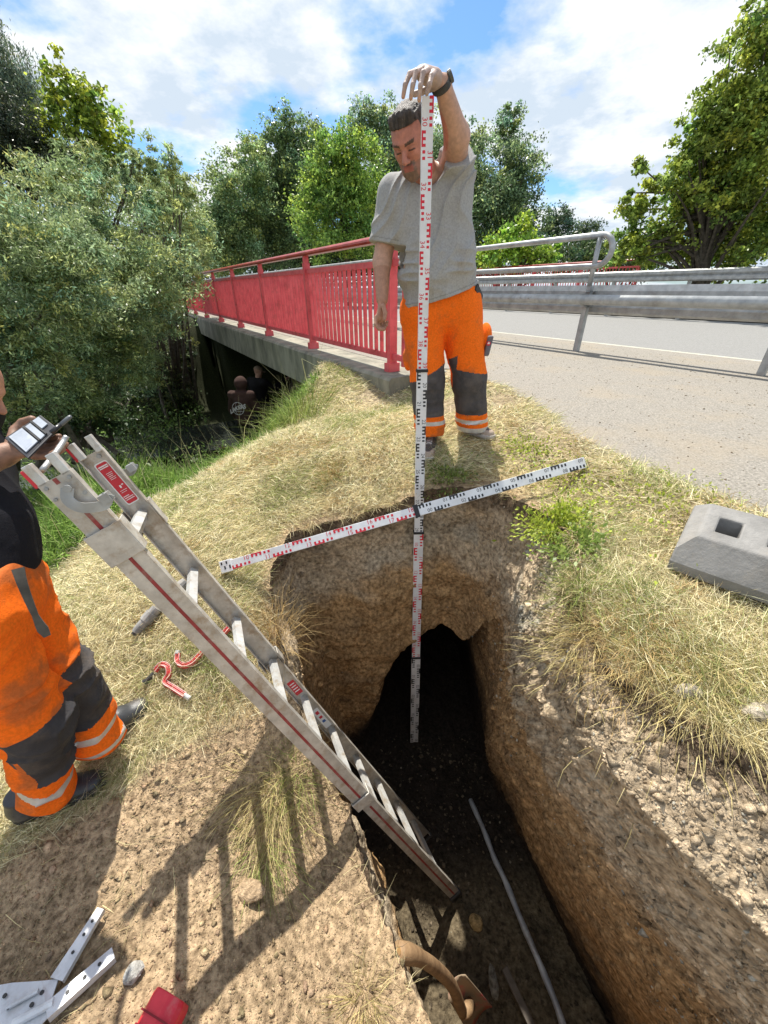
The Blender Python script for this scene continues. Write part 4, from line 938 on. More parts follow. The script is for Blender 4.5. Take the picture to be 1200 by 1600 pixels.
tree('willow_shrub', 'grey green willow shrub filling the left edge above the stream bank', 'shrub', [(20, 360, 5.6, 110, 80), (40, 470, 5.2, 120, 90), (20, 580, 5.0, 90, 70), (110, 420, 6.2, 90, 80)], W(10, 760, 4.9), WIL1, WIL2, lpx=7.2, asp=.28, mult=6, up=.2, gap=-.06, group='willow shrubs along the stream', trunkless=True, clump=.15)
tree('willow_shrub', 'grey green willow shrub in the middle of the bank overhanging the dark water', 'shrub', [(150, 340, 8, 90, 70), (185, 440, 7.6, 100, 90), (140, 540, 7.2, 85, 60), (110, 610, 6.6, 70, 50), (205, 268, 8, 22, 26), (160, 262, 8, 26, 20), (250, 330, 8.5, 26, 30)], W(150, 640, 7.6), WIL1, (.33, .40, .19), lpx=6.6, asp=.28, mult=6, up=.2, gap=-.06, group='willow shrubs along the stream', trunkless=True, clump=.15)
tree('willow_shrub', 'lighter feathery willow shrub touching the far end of the red railing', 'shrub', [(255, 345, 12, 55, 55), (262, 420, 11, 45, 60), (300, 360, 14, 30, 55), (235, 480, 10, 42, 42), (205, 560, 10, 40, 46), (215, 300, 11, 40, 30), (243, 262, 10, 9, 38), (270, 268, 10, 8, 40), (291, 290, 11, 8, 36), (222, 262, 10, 14, 22), (262, 300, 11, 22, 26)], basept(215, 12), (.11, .15, .05), (.30, .36, .17), lpx=6.5, asp=.28, mult=6, gap=-.2, up=.2, group='willow shrubs along the stream', trunkless=True, clump=.25)
tree('understorey_shrub', 'dark leafy shrub low on the stream bank left of the bridge opening', 'shrub', [(60, 640, 6.6, 90, 40), (170, 640, 7.8, 60, 35)], W(150, 700, 7), (.02, .035, .012), (.07, .11, .04), lpx=8, asp=.4, mult=5, trunkless=True)
tree('understorey_shrub', 'dark shrub hanging down the far bank beside the end of the bridge beam', 'shrub', [(238, 555, 12.2, 38, 42), (262, 610, 11.6, 30, 38), (280, 540, 13, 18, 34)], W(245, 640, 12), (.03, .045, .018), (.12, .14, .06), lpx=6, asp=.4, mult=6, trunkless=True)
tree('weeping_willow', 'tall drooping grey green willow at the upper left corner', 'tree', [(10, 120, 17, 35, 60), (25, 180, 17, 38, 50), (0, 230, 16, 45, 40)], basept(0, 17), (.05, .07, .045), (.17, .22, .14), lpx=6, asp=.22, mult=7, droop=1.6, clump=.3)
tree('broadleaf_tree', 'yellow green tree rising behind the willow shrubs on the left', 'tree', [(95, 125, 14, 28, 34), (118, 160, 14, 48, 36), (135, 215, 14, 62, 42), (85, 215, 14, 36, 50), (165, 250, 14, 40, 30)], basept(120, 14), (.06, .09, .015), (.36, .42, .06), lpx=6.5, asp=.7, mult=4.6, gap=-.12, clump=.26)
tree('dark_conifer', 'dark pine like tree at the left edge below the drooping willow', 'tree', [(15, 215, 13, 45, 55), (40, 260, 13, 40, 40), (95, 275, 13, 45, 28)], basept(25, 13), (.012, .02, .010), (.055, .065, .035), lpx=5.5, asp=.3, mult=6)
G1, G2 = (.06, .10, .03), (.19, .27, .085)
GG = 'broadleaf trees behind the bridge'
tree('broadleaf_tree', 'rounded grey green tree beyond the bridge nearest the willow shrubs', 'tree', [(345, 345, 26, 34, 50), (372, 320, 26, 38, 60), (350, 390, 25, 50, 35), (395, 270, 27, 28, 36)], basept(360, 26), G1, (.28, .36, .16), group=GG, lpx=3.8, mult=7, gap=-.1, clump=.22)
tree('broadleaf_tree', 'tall dark topped tree beyond the bridge left of the brighter tree', 'tree', [(448, 215, 30, 32, 34), (425, 255, 30, 42, 40), (445, 310, 29, 50, 50), (430, 375, 28, 50, 40), (480, 235, 30, 30, 40)], basept(440, 30), (.035, .06, .025), (.22, .30, .12), group=GG, lpx=3.8, mult=7, gap=-.1, clump=.22)
tree('broadleaf_tree', 'bright green tree beyond the bridge just left of the standing man', 'tree', [(540, 235, 23, 42, 32), (515, 290, 23, 48, 50), (560, 310, 23, 45, 60), (500, 350, 22, 45, 45), (575, 370, 22, 50, 35)], basept(540, 23), (.05, .10, .02), (.32, .44, .09), group=GG, lpx=4.3, mult=7, gap=-.1, clump=.22)
tree('broadleaf_tree', 'pale topped tall tree directly behind the head of the standing man', 'tree', [(572, 195, 30, 36, 26), (610, 215, 30, 40, 40), (620, 280, 30, 45, 60), (660, 330, 30, 50, 60), (690, 250, 30, 30, 50)], basept(610, 30), (.05, .085, .04), (.30, .38, .19), group=GG, lpx=3.7, mult=7, gap=-.1, clump=.22)
tree('broadleaf_tree', 'dark tree far behind filling the gap between the bright tree and the dark topped tree', 'tree', [(340, 385, 40, 60, 40), (410, 330, 40, 50, 46), (480, 300, 40, 46, 60), (500, 390, 38, 70, 40), (600, 330, 40, 50, 60), (655, 260, 40, 40, 40), (640, 390, 38, 70, 40), (715, 290, 40, 40, 60)], basept(480, 40), (.03, .055, .025), (.16, .23, .09), group=GG, lpx=3.6, mult=6, gap=-.2)
tree('broadleaf_tree', 'grey green tree right of the standing man above the grey handrail', 'tree', [(790, 215, 27, 26, 32), (765, 270, 26, 46, 52), (805, 290, 26, 42, 50), (750, 340, 25, 55, 50), (815, 350, 25, 35, 40), (735, 225, 27, 20, 24)], basept(780, 26), (.04, .07, .035), (.26, .34, .16), group=GG, lpx=3.9, mult=7, gap=-.1, clump=.22)
tree('young_tree', 'bright yellow green young tree behind the looped handrail', 'tree', [(815, 370, 21, 38, 26), (790, 400, 21, 45, 28), (850, 405, 21, 32, 24)], basept(815, 21), (.07, .13, .015), (.32, .42, .06), lpx=5.5, asp=.7, mult=5)
tree('distant_tree', 'small dark round tree far away between the grey green tree and the maple', 'tree', [(872, 348, 50, 24, 22), (862, 385, 50, 34, 24)], basept(870, 50), (.03, .05, .03), (.10, .15, .08), lpx=3.4, mult=7)
tree('distant_tree', 'lowest dark tree far away just left of the big maple', 'tree', [(915, 365, 60, 26, 16), (925, 395, 60, 40, 22)], basept(915, 60), (.03, .045, .03), (.09, .13, .07), lpx=3.4, mult=7)
tree('maple_tree', 'large spreading maple with visible dark limbs on the right beyond the road', 'tree', [(1195, 60, 12.5, 50, 60), (1165, 135, 13, 70, 60), (1235, 150, 12.5, 80, 110), (1110, 215, 13.5, 66, 55), (1180, 240, 13, 80, 70), (1050, 280, 14, 55, 48), (1130, 310, 14, 80, 55), (1225, 330, 13, 70, 70), (1005, 335, 14.5, 45, 40), (985, 385, 14.5, 45, 30), (1070, 375, 15, 80, 38), (1170, 395, 15, 90, 34)], basept(1115, 14.5), (.06, .095, .018), (.34, .41, .08), lpx=6.0, asp=.7, mult=6, gap=-.03, trunk_r=.22, limbs=90, clump=.17)
for k_, (px, D, hh_, lab) in enumerate(((330, 38, 34, 'dark shrub mass behind the far end of the red railing'), (500, 36, 44, 'low shrub behind the middle of the red railing'), (660, 34, 46, 'low shrub hidden behind the standing man'), (780, 30, 40, 'low shrub behind the grey handrail'), (960, 36, 34, 'low shrub beside the end of the distant red railing'))):
    tree('hedge_shrub', lab, 'shrub', [(px - 60, 432 - hh_ * .8, D, 60, hh_ * .75), (px + 30, 432 - hh_ * .8, D, 70, hh_ * .8)], basept(px, D), (.02, .035, .012), (.09, .13, .05), lpx=4.6, mult=5, group='dark hedge shrubs beyond the road', limbs=4)

# ---------------- grasses ----------------
def blades(name, P, L, D0, bend, wd, c1, c2, seed, kind='stuff', m=M_GRASS, parent=None):
    r = np.random.default_rng(seed); n = len(P)
    D0 = D0 / np.linalg.norm(D0, axis=1)[:, None]; D1 = D0 + bend; D1 /= np.linalg.norm(D1, axis=1)[:, None]
    s_ = np.cross(D0, r.normal(size=(n, 3))); s_ /= np.linalg.norm(s_, axis=1)[:, None] + 1e-9
    w_ = (wd * r.uniform(.6, 1.3, n))[:, None] * .5; L = L[:, None]
    p1 = P + D0 * L * .5; p2 = p1 + D1 * L * .5
    V = np.stack([P - s_ * w_, P + s_ * w_, p1 - s_ * w_ * .8, p1 + s_ * w_ * .8, p2 - s_ * w_ * .15, p2 + s_ * w_ * .15], 1).reshape(-1, 3)
    b = 6 * np.arange(n)[:, None]; F = np.concatenate([b + [0, 1, 3, 2], b + [2, 3, 5, 4]])
    f = r.random((n, 1)); c = (np.array(c1) * (1 - f) + np.array(c2) * f) * r.uniform(.5, 1.4, (n, 1))
    o = mesh_np(name, V, F, m, parent, cols=np.repeat(np.clip(c, .01, 1), 6, 0))
    if kind: o['kind'] = kind
    return o
r = np.random.default_rng(77)
def near_mask(x, y):
    s, q = sq(x, y); P = np.stack([x, y, 0 * x], 1); n = fbm(P, 2.2, 4, 91)
    d = np.sqrt(x * x + y * y); ok = (q > -.4) & (pathside(x, y) < .03 + .08 * n) & (rim_dist(x, y) > -.0 + .03 * n) & ~((s > .05) & (q < QE + .02)) & (chdist(x, y) > 2.5) & (crestd(x, y) < .35)
    uu = (x - A_[0]) * ex[0] + (y - A_[1]) * ex[1]; vv_ = (x - A_[0]) * ey[0] + (y - A_[1]) * ey[1]
    ok = ok & ~((uu > .01) & (uu < Ln) & (vv_ > .01) & (vv_ < Wd))
    return ok, n, d, s, q
n_ = 850000
rad = 5.6 * r.random(n_) ** .75; a = r.uniform(-.1, math.pi + .15, n_); x = rad * np.cos(a); y = rad * np.sin(a) + .05
ok, n1_, d, s, q = near_mask(x, y); sm_ = soilmask(x, y)
k = ok & (r.random(n_) < (1 - sm_) * np.where(q < .8, .55 + n1_, 1).clip(.05, 1)) ; x, y = x[k], y[k]; n1_ = n1_[k]; q = q[k]
n_ = len(x); P = np.stack([x, y, H(x, y) + r.uniform(-.002, .022, n_)], 1); dd = np.hypot(x, y)
th_ = r.uniform(0, 6.283, n_) ; flow = fbm(P, 1.3, 2, 93) * 3 + .5
th_ = np.where(r.random(n_) < .55, flow + r.normal(size=n_) * .5, th_)
el_ = r.normal(size=n_) * .22 + .10
D0 = np.stack([np.cos(th_) * np.cos(el_), np.sin(th_) * np.cos(el_), np.sin(el_)], 1)
bend = r.normal(size=(n_, 3)) * .35; bend[:, 2] -= .1
L = r.uniform(.03, .10, n_) * (1 + .4 * r.random(n_) ** 4); wd = np.clip(dd * .0013, .0013, .007)
patch = fbm(P, 3, 4, 95)
isg = (r.random(n_) < .07 + .28 * sstep(.02, .35, patch) + .3 * sstep(3.2, 3.9, q))
or_ = (patch < -.22) & (r.random(n_) < .4)
st = ~isg & ~or_
blades('dry_grass', P[st], L[st], D0[st], bend[st], wd[st], (.58, .50, .27), (.88, .80, .54), 1)
blades('dry_grass', P[or_], L[or_], D0[or_], bend[or_], wd[or_], (.44, .31, .14), (.62, .47, .24), 2)
blades('green_grass', P[isg], L[isg], D0[isg] + np.array([0, 0, .35]), bend[isg], wd[isg], (.22, .26, .07), (.42, .46, .18), 3)
# straw litter scattered on bare soil
n_ = 2600; x = r.uniform(-2, .6, n_); y = r.uniform(-.3, 1.5, n_); k = (soilmask(x, y) > .4) & (rim_dist(x, y) > .0) & (fbm(np.stack([x, y, 0 * x], 1), 3, 3, 97) > -.1); x, y = x[k], y[k]; n_ = len(x)
th_ = r.uniform(0, 6.283, n_); D0 = np.stack([np.cos(th_), np.sin(th_), r.normal(size=n_) * .06], 1)
blades('straw_litter', np.stack([x, y, H(x, y) + .008], 1), r.uniform(.03, .12, n_), D0, r.normal(size=(n_, 3)) * [.4, .4, .1], np.full(n_, .0018), (.40, .33, .16), (.62, .54, .3), 4)
# standing tufts
def tuft(px, py, z0, n, rad, ln, c1, c2, seed, up=.7, name='grass_tuft', lean=(0, 0), wd=.0019, label=None, cat='grass tuft'):
    n = int(n * 1.5); p = ground_pt(px, py, z0); rr = np.random.default_rng(seed); o = rr.normal(size=(n, 2)) * rad; x = p[0] + o[:, 0]; y = p[1] + o[:, 1]
    D0 = np.stack([o[:, 0] / rad * .5 + rr.normal(size=n) * .3 + lean[0], o[:, 1] / rad * .5 + rr.normal(size=n) * .3 + lean[1], up + .3 * rr.random(n)], 1)
    b_ = rr.normal(size=(n, 3)) * .3; b_[:, 2] -= .75; b_[:, :2] += D0[:, :2] * .5
    P = np.stack([x, y, H(x, y) - .005], 1)
    ob = blades(name, P, ln * rr.uniform(.5, 1.2, n), D0, b_, np.full(n, wd), c1, c2, seed, kind=None); return tag(ob, label, cat)
ST = ((.42, .34, .13), (.64, .55, .28)); GR = ((.16, .22, .04), (.36, .42, .12)); OR = ((.40, .27, .10), (.58, .42, .20))
tuft(432, 985, -1.42, 260, .05, .20, *OR, 11, label='orange dry grass tuft at the pit edge beside the far ladder rail')
tuft(520, 738, -1.1, 420, .06, .11, *OR, 12, label='orange dry tuft on the crest above the level measuring rod')
tuft(420, 1250, -1.85, 420, .075, .17, *ST, 13, lean=(-.1, -.5), up=.4, label='yellow straw tuft on the bare bank beside the ladder')
tuft(455, 1215, -1.86, 160, .05, .13, *GR, 14, lean=(-.2, -.5), up=.4, label='greener straw tuft against the lower ladder rail')
tuft(410, 1340, -1.87, 160, .05, .14, *GR, 15, lean=(-.1, -.6), up=.3, label='thin green tuft hanging below the yellow straw tuft')
tuft(570, 1570, -1.98, 130, .03, .12, *ST, 16, lean=(0, -.3), label='small straw tuft at the bottom near the shovel handle')
tuft(345, 1045, -1.55, 160, .05, .13, *GR, 17, label='short green tuft between the hook clamp and the ladder')
tuft(905, 985, -.96, 520, .06, .08, *ST, 18, lean=(-.4, -.2), up=.15, label='pale straw overhanging the right pit edge below the green plants')
tuft(1000, 990, -.96, 900, .09, .08, *OR, 19, lean=(-.2, -.3), up=.15, label='orange straw bundle overhanging the pit below the foot plate')
tuft(1085, 1050, -1.0, 900, .09, .10, *ST, 20, lean=(-.3, -.3), up=.12, label='long pale straw overhanging the pit beside the flat stone')
tuft(1180, 1060, -1.0, 900, .10, .10, *ST, 21, lean=(-.2, -.3), up=.12, label='long pale straw at the right photo edge above the light stone')
tuft(905, 920, -.93, 400, .05, .08, *GR, 22, lean=(-.3, -.2), label='green grass tuft right of the leafy plants on the pit edge')
tuft(1000, 930, -.92, 300, .05, .07, *GR, 23, label='green grass tuft left of the foot plate')
tuft(470, 655, -1.3, 240, .14, .42, *GR, 24, up=1.2, wd=.005, label='tall green grass beside the pale abutment wall')
tuft(440, 680, -1.35, 120, .2, .30, *GR, 25, up=1.2, wd=.005, label='tall green grass at the crest above the two far workers')
# leafy plants on right edge and below the man's feet
def herb(px, py, z0, R_, hgt, n, c1, c2, ls, seed, label):
    p = ground_pt(px, py, z0); rr = np.random.default_rng(seed); o = rr.normal(size=(n, 3)) * [R_, R_, hgt * .45]; P = p + o; P[:, 2] = H(P[:, 0], P[:, 1]) * .5 + p[2] * .5 + np.abs(o[:, 2]) + .01
    inside = rim_dist(P[:, 0], P[:, 1]) < 0; P[inside, 2] -= .05
    V, F, C_ = leaves(P, ls, .55, c1, c2, seed, up=.8); return tag(mesh_np('ground_cover', V, F, M_LEAF, cols=C_), kind='stuff')
YG = ((.14, .19, .02), (.40, .45, .07))
herb(868, 820, -.93, .075, .09, 1500, *YG, .020, 31, 'bright yellow green low plant spilling over the right pit edge')
herb(900, 850, -.93, .06, .06, 600, (.10, .16, .03), (.26, .32, .08), .022, 32, 'darker green low plant just right of the brightest plant')
herb(830, 700, -.87, .12, .03, 700, *YG, .018, 33, 'yellow green ground plants right of the standing man')
herb(900, 740, -.86, .13, .03, 700, *YG, .018, 34, 'yellow green ground plants at the right end of the level rod')
herb(700, 748, -.95, .08, .05, 600, (.09, .13, .03), (.24, .28, .07), .022, 35, 'dark green plant in the shade below the man by the pit edge')
herb(1040, 775, -.84, .16, .02, 500, *YG, .018, 36, 'sparse yellow green plants between the path and the foot plate')
# tall green bank vegetation
n_ = 260000; x = r.uniform(-9, -.6, n_); y = r.uniform(-.5, 8.5, n_); cd = chdist(x, y); s, q = sq(x, y)
ce = crestd(x, y); k = (cd > .85) & (ce > .12 + .12 * fbm(np.stack([x, y, 0 * x], 1), 2, 3, 98)) & (q > QE + .25) & ((s < 2.9) | ((q > 3) & (s < 6))) & (rng.random(n_) < np.clip(45 / (x * x + y * y), .15, 1)) ; x, y, cd, ce = x[k], y[k], cd[k], ce[k]; n_ = len(x)
D0 = np.stack([r.normal(size=n_) * .35, r.normal(size=n_) * .35, np.full(n_, 1.1)], 1); b_ = r.normal(size=(n_, 3)) * .6; b_[:, 2] -= .9
Lb = r.uniform(.18, .46, n_) * np.where(x < -2.4, 1.35, 1) * interp([.1, .8], [.35, 1], ce)
blades('tall_grass', np.stack([x, y, H(x, y) - .02], 1), Lb, D0, b_, np.full(n_, .013), (.10, .20, .03), (.32, .46, .10), 41)
# pale seed heads above the tall grass
k = r.random(n_) < .012; xs_, ys_ = x[k], y[k]; m_ = len(xs_)
blades('seed_heads', np.stack([xs_, ys_, H(xs_, ys_)], 1), r.uniform(.5, .8, m_), np.stack([r.normal(size=m_) * .15, r.normal(size=m_) * .15, np.ones(m_)], 1), r.normal(size=(m_, 3)) * .5, np.full(m_, .005), (.3, .3, .14), (.5, .48, .27), 42)
# leafy herbs on the far bank under the willows and beyond
n_ = 26000; x = r.uniform(-14, -3.0, n_); y = r.uniform(2, 13, n_); cd = chdist(x, y); s, q = sq(x, y); k = (cd > np.where(x < -5.0, -1, 1.1)) & (cd < 5) & (q > 1) ; x, y = x[k], y[k]
V, F, C_ = leaves(np.stack([x, y, H(x, y) + r.uniform(0, .45, len(x))], 1), .10, .45, (.04, .075, .016), (.18, .27, .07), 43, up=.8); tag(mesh_np('bank_herbs', V, F, M_LEAF, cols=C_), kind='stuff')
# distant verge grass beyond the road
n_ = 15000; s = r.uniform(-14, 40, n_); q = kerbq - ROADW - 2.5 - r.uniform(0, 9, n_); xy = RA[None] + RD[None] * s[:, None] + RN[None] * q[:, None]
blades('verge_grass', np.stack([xy[:, 0], xy[:, 1], np.full(n_, -.81)], 1), r.uniform(.15, .4, n_), np.stack([r.normal(size=n_) * .3, r.normal(size=n_) * .3, np.ones(n_)], 1), r.normal(size=(n_, 3)) * .3, np.full(n_, .03), (.22, .28, .06), (.5, .55, .2), 44)

# dry grass and roots hanging over the rim of the pit
n_ = 9000; ii = r.integers(0, NA, n_); dens = sstep(-.1, .35, fbm(np.stack([np.cos(th[ii]) * 3, np.sin(th[ii]) * 3, 0 * ii], 1), 2.2, 3, 131)) * np.where(nd[ii, 1] > -.1, 1, .15) * np.where((nd[ii, 0] < -.5) & (rimy[ii] < 1.5), .25, 1)
k = r.random(n_) < dens; ii = ii[k]; n_ = len(ii); off = r.uniform(-.015, .05, n_); x = TC[0] + (rimr[ii] + off) * np.cos(th[ii]); y = TC[1] + (rimr[ii] + off) * np.sin(th[ii])
P = np.stack([x, y, H(x, y) + .005], 1); D0 = -nd[ii] * r.uniform(.1, 1, (n_, 1)) + r.normal(size=(n_, 3)) * [.5, .5, .3]; D0[:, 2] += .15
b_ = r.normal(size=(n_, 3)) * .3; b_[:, 2] -= r.uniform(.1, 1.3, n_)
blades('rim_grass', P, r.uniform(.03, .11, n_), D0, b_, np.full(n_, .0022), (.40, .32, .15), (.74, .64, .38), 51)
rt = r.random(n_) < .12; Pr = PITW[r.integers(3, 26, rt.sum()), ii[rt]]
blades('fine_roots', Pr, r.uniform(.03, .10, rt.sum()), -nd[ii[rt]] * .5 + r.normal(size=(rt.sum(), 3)) * .5 - [0, 0, .6], r.normal(size=(rt.sum(), 3)) * .6, np.full(rt.sum(), .0018), (.16, .11, .07), (.40, .31, .2), 52)
# ---------------- signed distance bodies ----------------
def cap(P, a, b, ra, rb, flat=None):
    """round cone from a to b; flat=(axis, factor) squeezes it along axis"""
    a = np.asarray(a, float); b = np.asarray(b, float); s_ = 1.0
    if flat is not None:
        f, k = nrm(flat[0]), flat[1]; P = P + np.outer((P - a) @ f * (1 / k - 1), f); b = b + f * ((b - a) @ f) * (1 / k - 1); s_ = min(1, (k + 1) / 2)
    ab = b - a; L2 = max(ab @ ab, 1e-9); t = np.clip((P - a) @ ab / L2, 0, 1)
    return (np.linalg.norm(P - a - t[:, None] * ab, axis=1) - (ra + (rb - ra) * t)) * s_
def ell(P, c_, r_, ax=None):
    q = P - np.asarray(c_, float)
    if ax is not None: q = q @ np.array(ax).T
    k = q / np.asarray(r_, float); l = np.linalg.norm(k, axis=1); g = np.linalg.norm(k / np.asarray(r_, float), axis=1) + 1e-9
    return l * (l - 1) / g
def smin(a, b, k): h = np.clip(.5 + .5 * (b - a) / k, 0, 1); return b * (1 - h) + a * h - k * h * (1 - h)
def smax(a, b, k): return -smin(-a, -b, k)
def sdf_mesh(fn, lo, hi, h, pad=.03):
    lo = np.asarray(lo, float) - pad; hi = np.asarray(hi, float) + pad; B = 8
    nb = np.ceil((hi - lo) / (h * B)).astype(int); n = nb * B + 1
    cx = [lo[i] + (np.arange(nb[i]) + .5) * B * h for i in range(3)]
    C = np.stack(np.meshgrid(*cx, indexing='ij'), -1).reshape(-1, 3); dc = fn(C)
    act = np.abs(dc) < B * h * .95 + .012
    D = np.ones(tuple(n), np.float32)
    s_ = np.where(dc.reshape(nb) < 0, -1.0, 1.0)
    D[:-1, :-1, :-1] = s_.repeat(B, 0).repeat(B, 1).repeat(B, 2)
    ids = np.argwhere(act.reshape(nb)); g = np.stack(np.meshgrid(*[np.arange(B + 1)] * 3, indexing='ij'), -1).reshape(-1, 3)
    for k in range(0, len(ids), 400):
        I = ids[k:k + 400][:, None] * B + g[None]; Q = lo + I.reshape(-1, 3) * h
        D[tuple(I.reshape(-1, 3).T)] = fn(Q)
    S = D < 0
    cell = np.zeros(tuple(n - 1), np.int8)
    for dx in (0, 1):
        for dy in (0, 1):
            for dz in (0, 1): cell += S[dx:n[0] - 1 + dx, dy:n[1] - 1 + dy, dz:n[2] - 1 + dz]
    ac = np.argwhere((cell > 0) & (cell < 8)); idm = np.full(tuple(n - 1), -1, np.int32); idm[tuple(ac.T)] = np.arange(len(ac))
    acc = np.zeros((len(ac), 3)); cnt = np.zeros(len(ac)); co = [np.array(c_) for c_ in np.ndindex(2, 2, 2)]
    for ax_ in range(3):
        e_ = np.zeros(3, int); e_[ax_] = 1
        for c_ in co:
            if c_[ax_]: continue
            a = D[tuple((ac + c_).T)]; b = D[tuple((ac + c_ + e_).T)]; m = (a < 0) != (b < 0)
            t = np.where(m, a / np.where(m, a - b, 1), 0); p = ac + c_ + t[:, None] * e_
            acc[m] += p[m]; cnt[m] += 1
    V = lo + acc / cnt[:, None] * h; Fs = []
    for ax_ in range(3):
        e_ = np.zeros(3, int); e_[ax_] = 1; sl0 = [slice(None)] * 3; sl1 = [slice(None)] * 3; sl0[ax_] = slice(0, -1); sl1[ax_] = slice(1, None)
        A, Bm = S[tuple(sl0)], S[tuple(sl1)]; ed = np.argwhere(A != Bm); o1, o2 = [i for i in range(3) if i != ax_]
        ok = (ed[:, o1] > 0) & (ed[:, o2] > 0) & (ed[:, o1] < n[o1] - 1) & (ed[:, o2] < n[o2] - 1); ed = ed[ok]
        u = np.zeros(3, int); u[o1] = 1; w_ = np.zeros(3, int); w_[o2] = 1
        f = np.stack([idm[tuple(x_.T)] for x_ in (ed, ed - u, ed - u - w_, ed - w_)], 1)
        flip = S[tuple(ed.T)] ^ (ax_ == 1); f[flip] = f[flip][:, ::-1]; Fs.append(f)
    F = np.concatenate(Fs); F = F[(F >= 0).all(1)]
    return V, F[:, ::-1]
def split_build(parts, V, F, cols, lab, parent, default, m, mats=None):
    """lab: label per vertex; faces grouped by majority label -> one object per label (children of the first)"""
    fl_ = lab[F]; fl_ = np.sort(fl_, 1)[:, 1]; root_o = None
    for k, nm in enumerate(parts):
        f = F[fl_ == k]
        if len(f) == 0: continue
        u, inv = np.unique(f, return_inverse=True)
        # keep separate pieces as separate objects
        par = np.arange(len(u))
        ff = inv.reshape(-1, 4)
        while True:
            mn = par[ff].min(1); new = par.copy(); np.minimum.at(new, ff.ravel(), np.repeat(mn, 4)); new = new[new]
            if (new == par).all(): break
            par = new
        cf = par[ff[:, 0]]; ks, ct_ = np.unique(cf, return_counts=True)
        big = ks[ct_ > 30] if k else None
        groups = [np.ones(len(ff), bool)] if big is None else [cf == b for b in big]
        for g in groups:
            if not g.any(): continue
            fg = f[g]; u2, i2 = np.unique(fg, return_inverse=True)
            o = mesh_np(nm, V[u2], i2.reshape(-1, 4), (mats or {}).get(nm, m), parent if root_o is None else root_o, cols=cols[u2], smooth=True)
            if root_o is None: root_o = o
    return root_o
M_SKIN = mat('skin', (.85, .85, .85), (1.12, 1.08, 1.08), .5, attr=True, scale=60, bump=.12, bscale=220, spec=.35)
M_CLOTH = mat('cloth', (.86, .86, .86), (1.1, 1.1, 1.1), .9, attr=True, scale=120, bump=.25, bscale=260, spec=.15)
M_HAIR = mat('hair', (.7, .7, .7), (1.4, 1.4, 1.4), .55, attr=True, scale=90, bump=.6, bscale=300)
M_REFL = mat('reflective_tape', (.50, .49, .47), (.62, .60, .58), .4, metal=.3, scale=30, dirt=(.4, .33, .28), dirtscale=14)
M_PATCH = mat('dark_knee_cloth', (.045, .040, .042), (.085, .076, .076), .85, scale=14, bump=.4, bscale=180, dirt=(.13, .105, .085), dirtscale=10, dirtamt=.6)
M_DENIM = None
def bounds(*pts, r=.12): A = np.array(pts); return A.min(0) - r, A.max(0) + r
def head_axes(f, up, roll=0): f = nrm(f); u = nrm(np.asarray(up, float) - f * (np.asarray(up) @ f)); s_ = np.cross(f, u); u2 = u * math.cos(roll) + s_ * math.sin(roll); return f, u2, np.cross(f, u2)   # f, up, subject's right
def head_sdf(c_, f, u, s_, k=1.0):
    Lc = lambda x, y, z: c_ + (s_ * x + f * y + u * z) * k
    def fn(P):
        R_ = np.stack([s_, f, u])
        d = ell(P, Lc(0, -.012, .035), np.array([.077, .098, .084]) * k, R_)
        d = smin(d, cap(P, Lc(0, .018, .0), Lc(0, .040, -.078), .066 * k, .040 * k), .03)
        for q_ in (-1, 1):
            d = smin(d, cap(P, Lc(q_ * .045, .01, -.03), Lc(q_ * .022, .058, -.078), .032 * k, .024 * k), .025)
            d = smin(d, cap(P, Lc(q_ * .038, .058, -.022), Lc(q_ * .05, .045, -.016), .018 * k, .016 * k), .02)      # cheek
            d = smin(d, cap(P, Lc(q_ * .012, .083, .022), Lc(q_ * .045, .068, .02), .011 * k, .009 * k), .014)      # brow
        d = smin(d, cap(P, Lc(0, .062, -.10), Lc(0, .058, -.095), .022 * k, .02 * k), .018)                         # chin
        for q_ in (-1, 1):
            d = smax(d, -(np.linalg.norm(P - Lc(q_ * .032, .098, .0), axis=1) - .017 * k), .012)
            d = smin(d, np.linalg.norm(P - Lc(q_ * .031, .072, .0), axis=1) - .0135 * k, .005)
        d = smin(d, cap(P, Lc(0, .084, .008), Lc(0, .106, -.030), .008 * k, .0125 * k), .010)                         # nose
        for q_ in (-1, 1): d = smin(d, np.linalg.norm(P - Lc(q_ * .013, .094, -.034), axis=1) - .0085 * k, .008)
        d = smin(d, cap(P, Lc(-.02, .080, -.056), Lc(.02, .080, -.056), .0075 * k, .0075 * k), .009)
        d = smin(d, cap(P, Lc(-.017, .080, -.068), Lc(.017, .080, -.068), .008 * k, .008 * k), .009)
        d = smax(d, -(cap(P, Lc(-.024, .094, -.0615), Lc(.024, .094, -.0615), .0045 * k, .0045 * k)), .005)           # mouth line
        for q_ in (-1, 1):
            e_ = ell(P, Lc(q_ * .078, -.008, -.008), np.array([.010, .019, .032]) * k, R_)
            d = smin(d, smax(e_, -(np.linalg.norm(P - Lc(q_ * .090, .0, -.006), axis=1) - .011 * k), .004), .006)
        return d
    return fn, Lc
def finger(P, pts, r0=.0105, r1=.008):
    d = None; n = len(pts) - 1
    for i in range(n):
        e = cap(P, pts[i], pts[i + 1], r0 + (r1 - r0) * i / n, r0 + (r1 - r0) * (i + 1) / n); d = e if d is None else smin(d, e, .004)
    return d

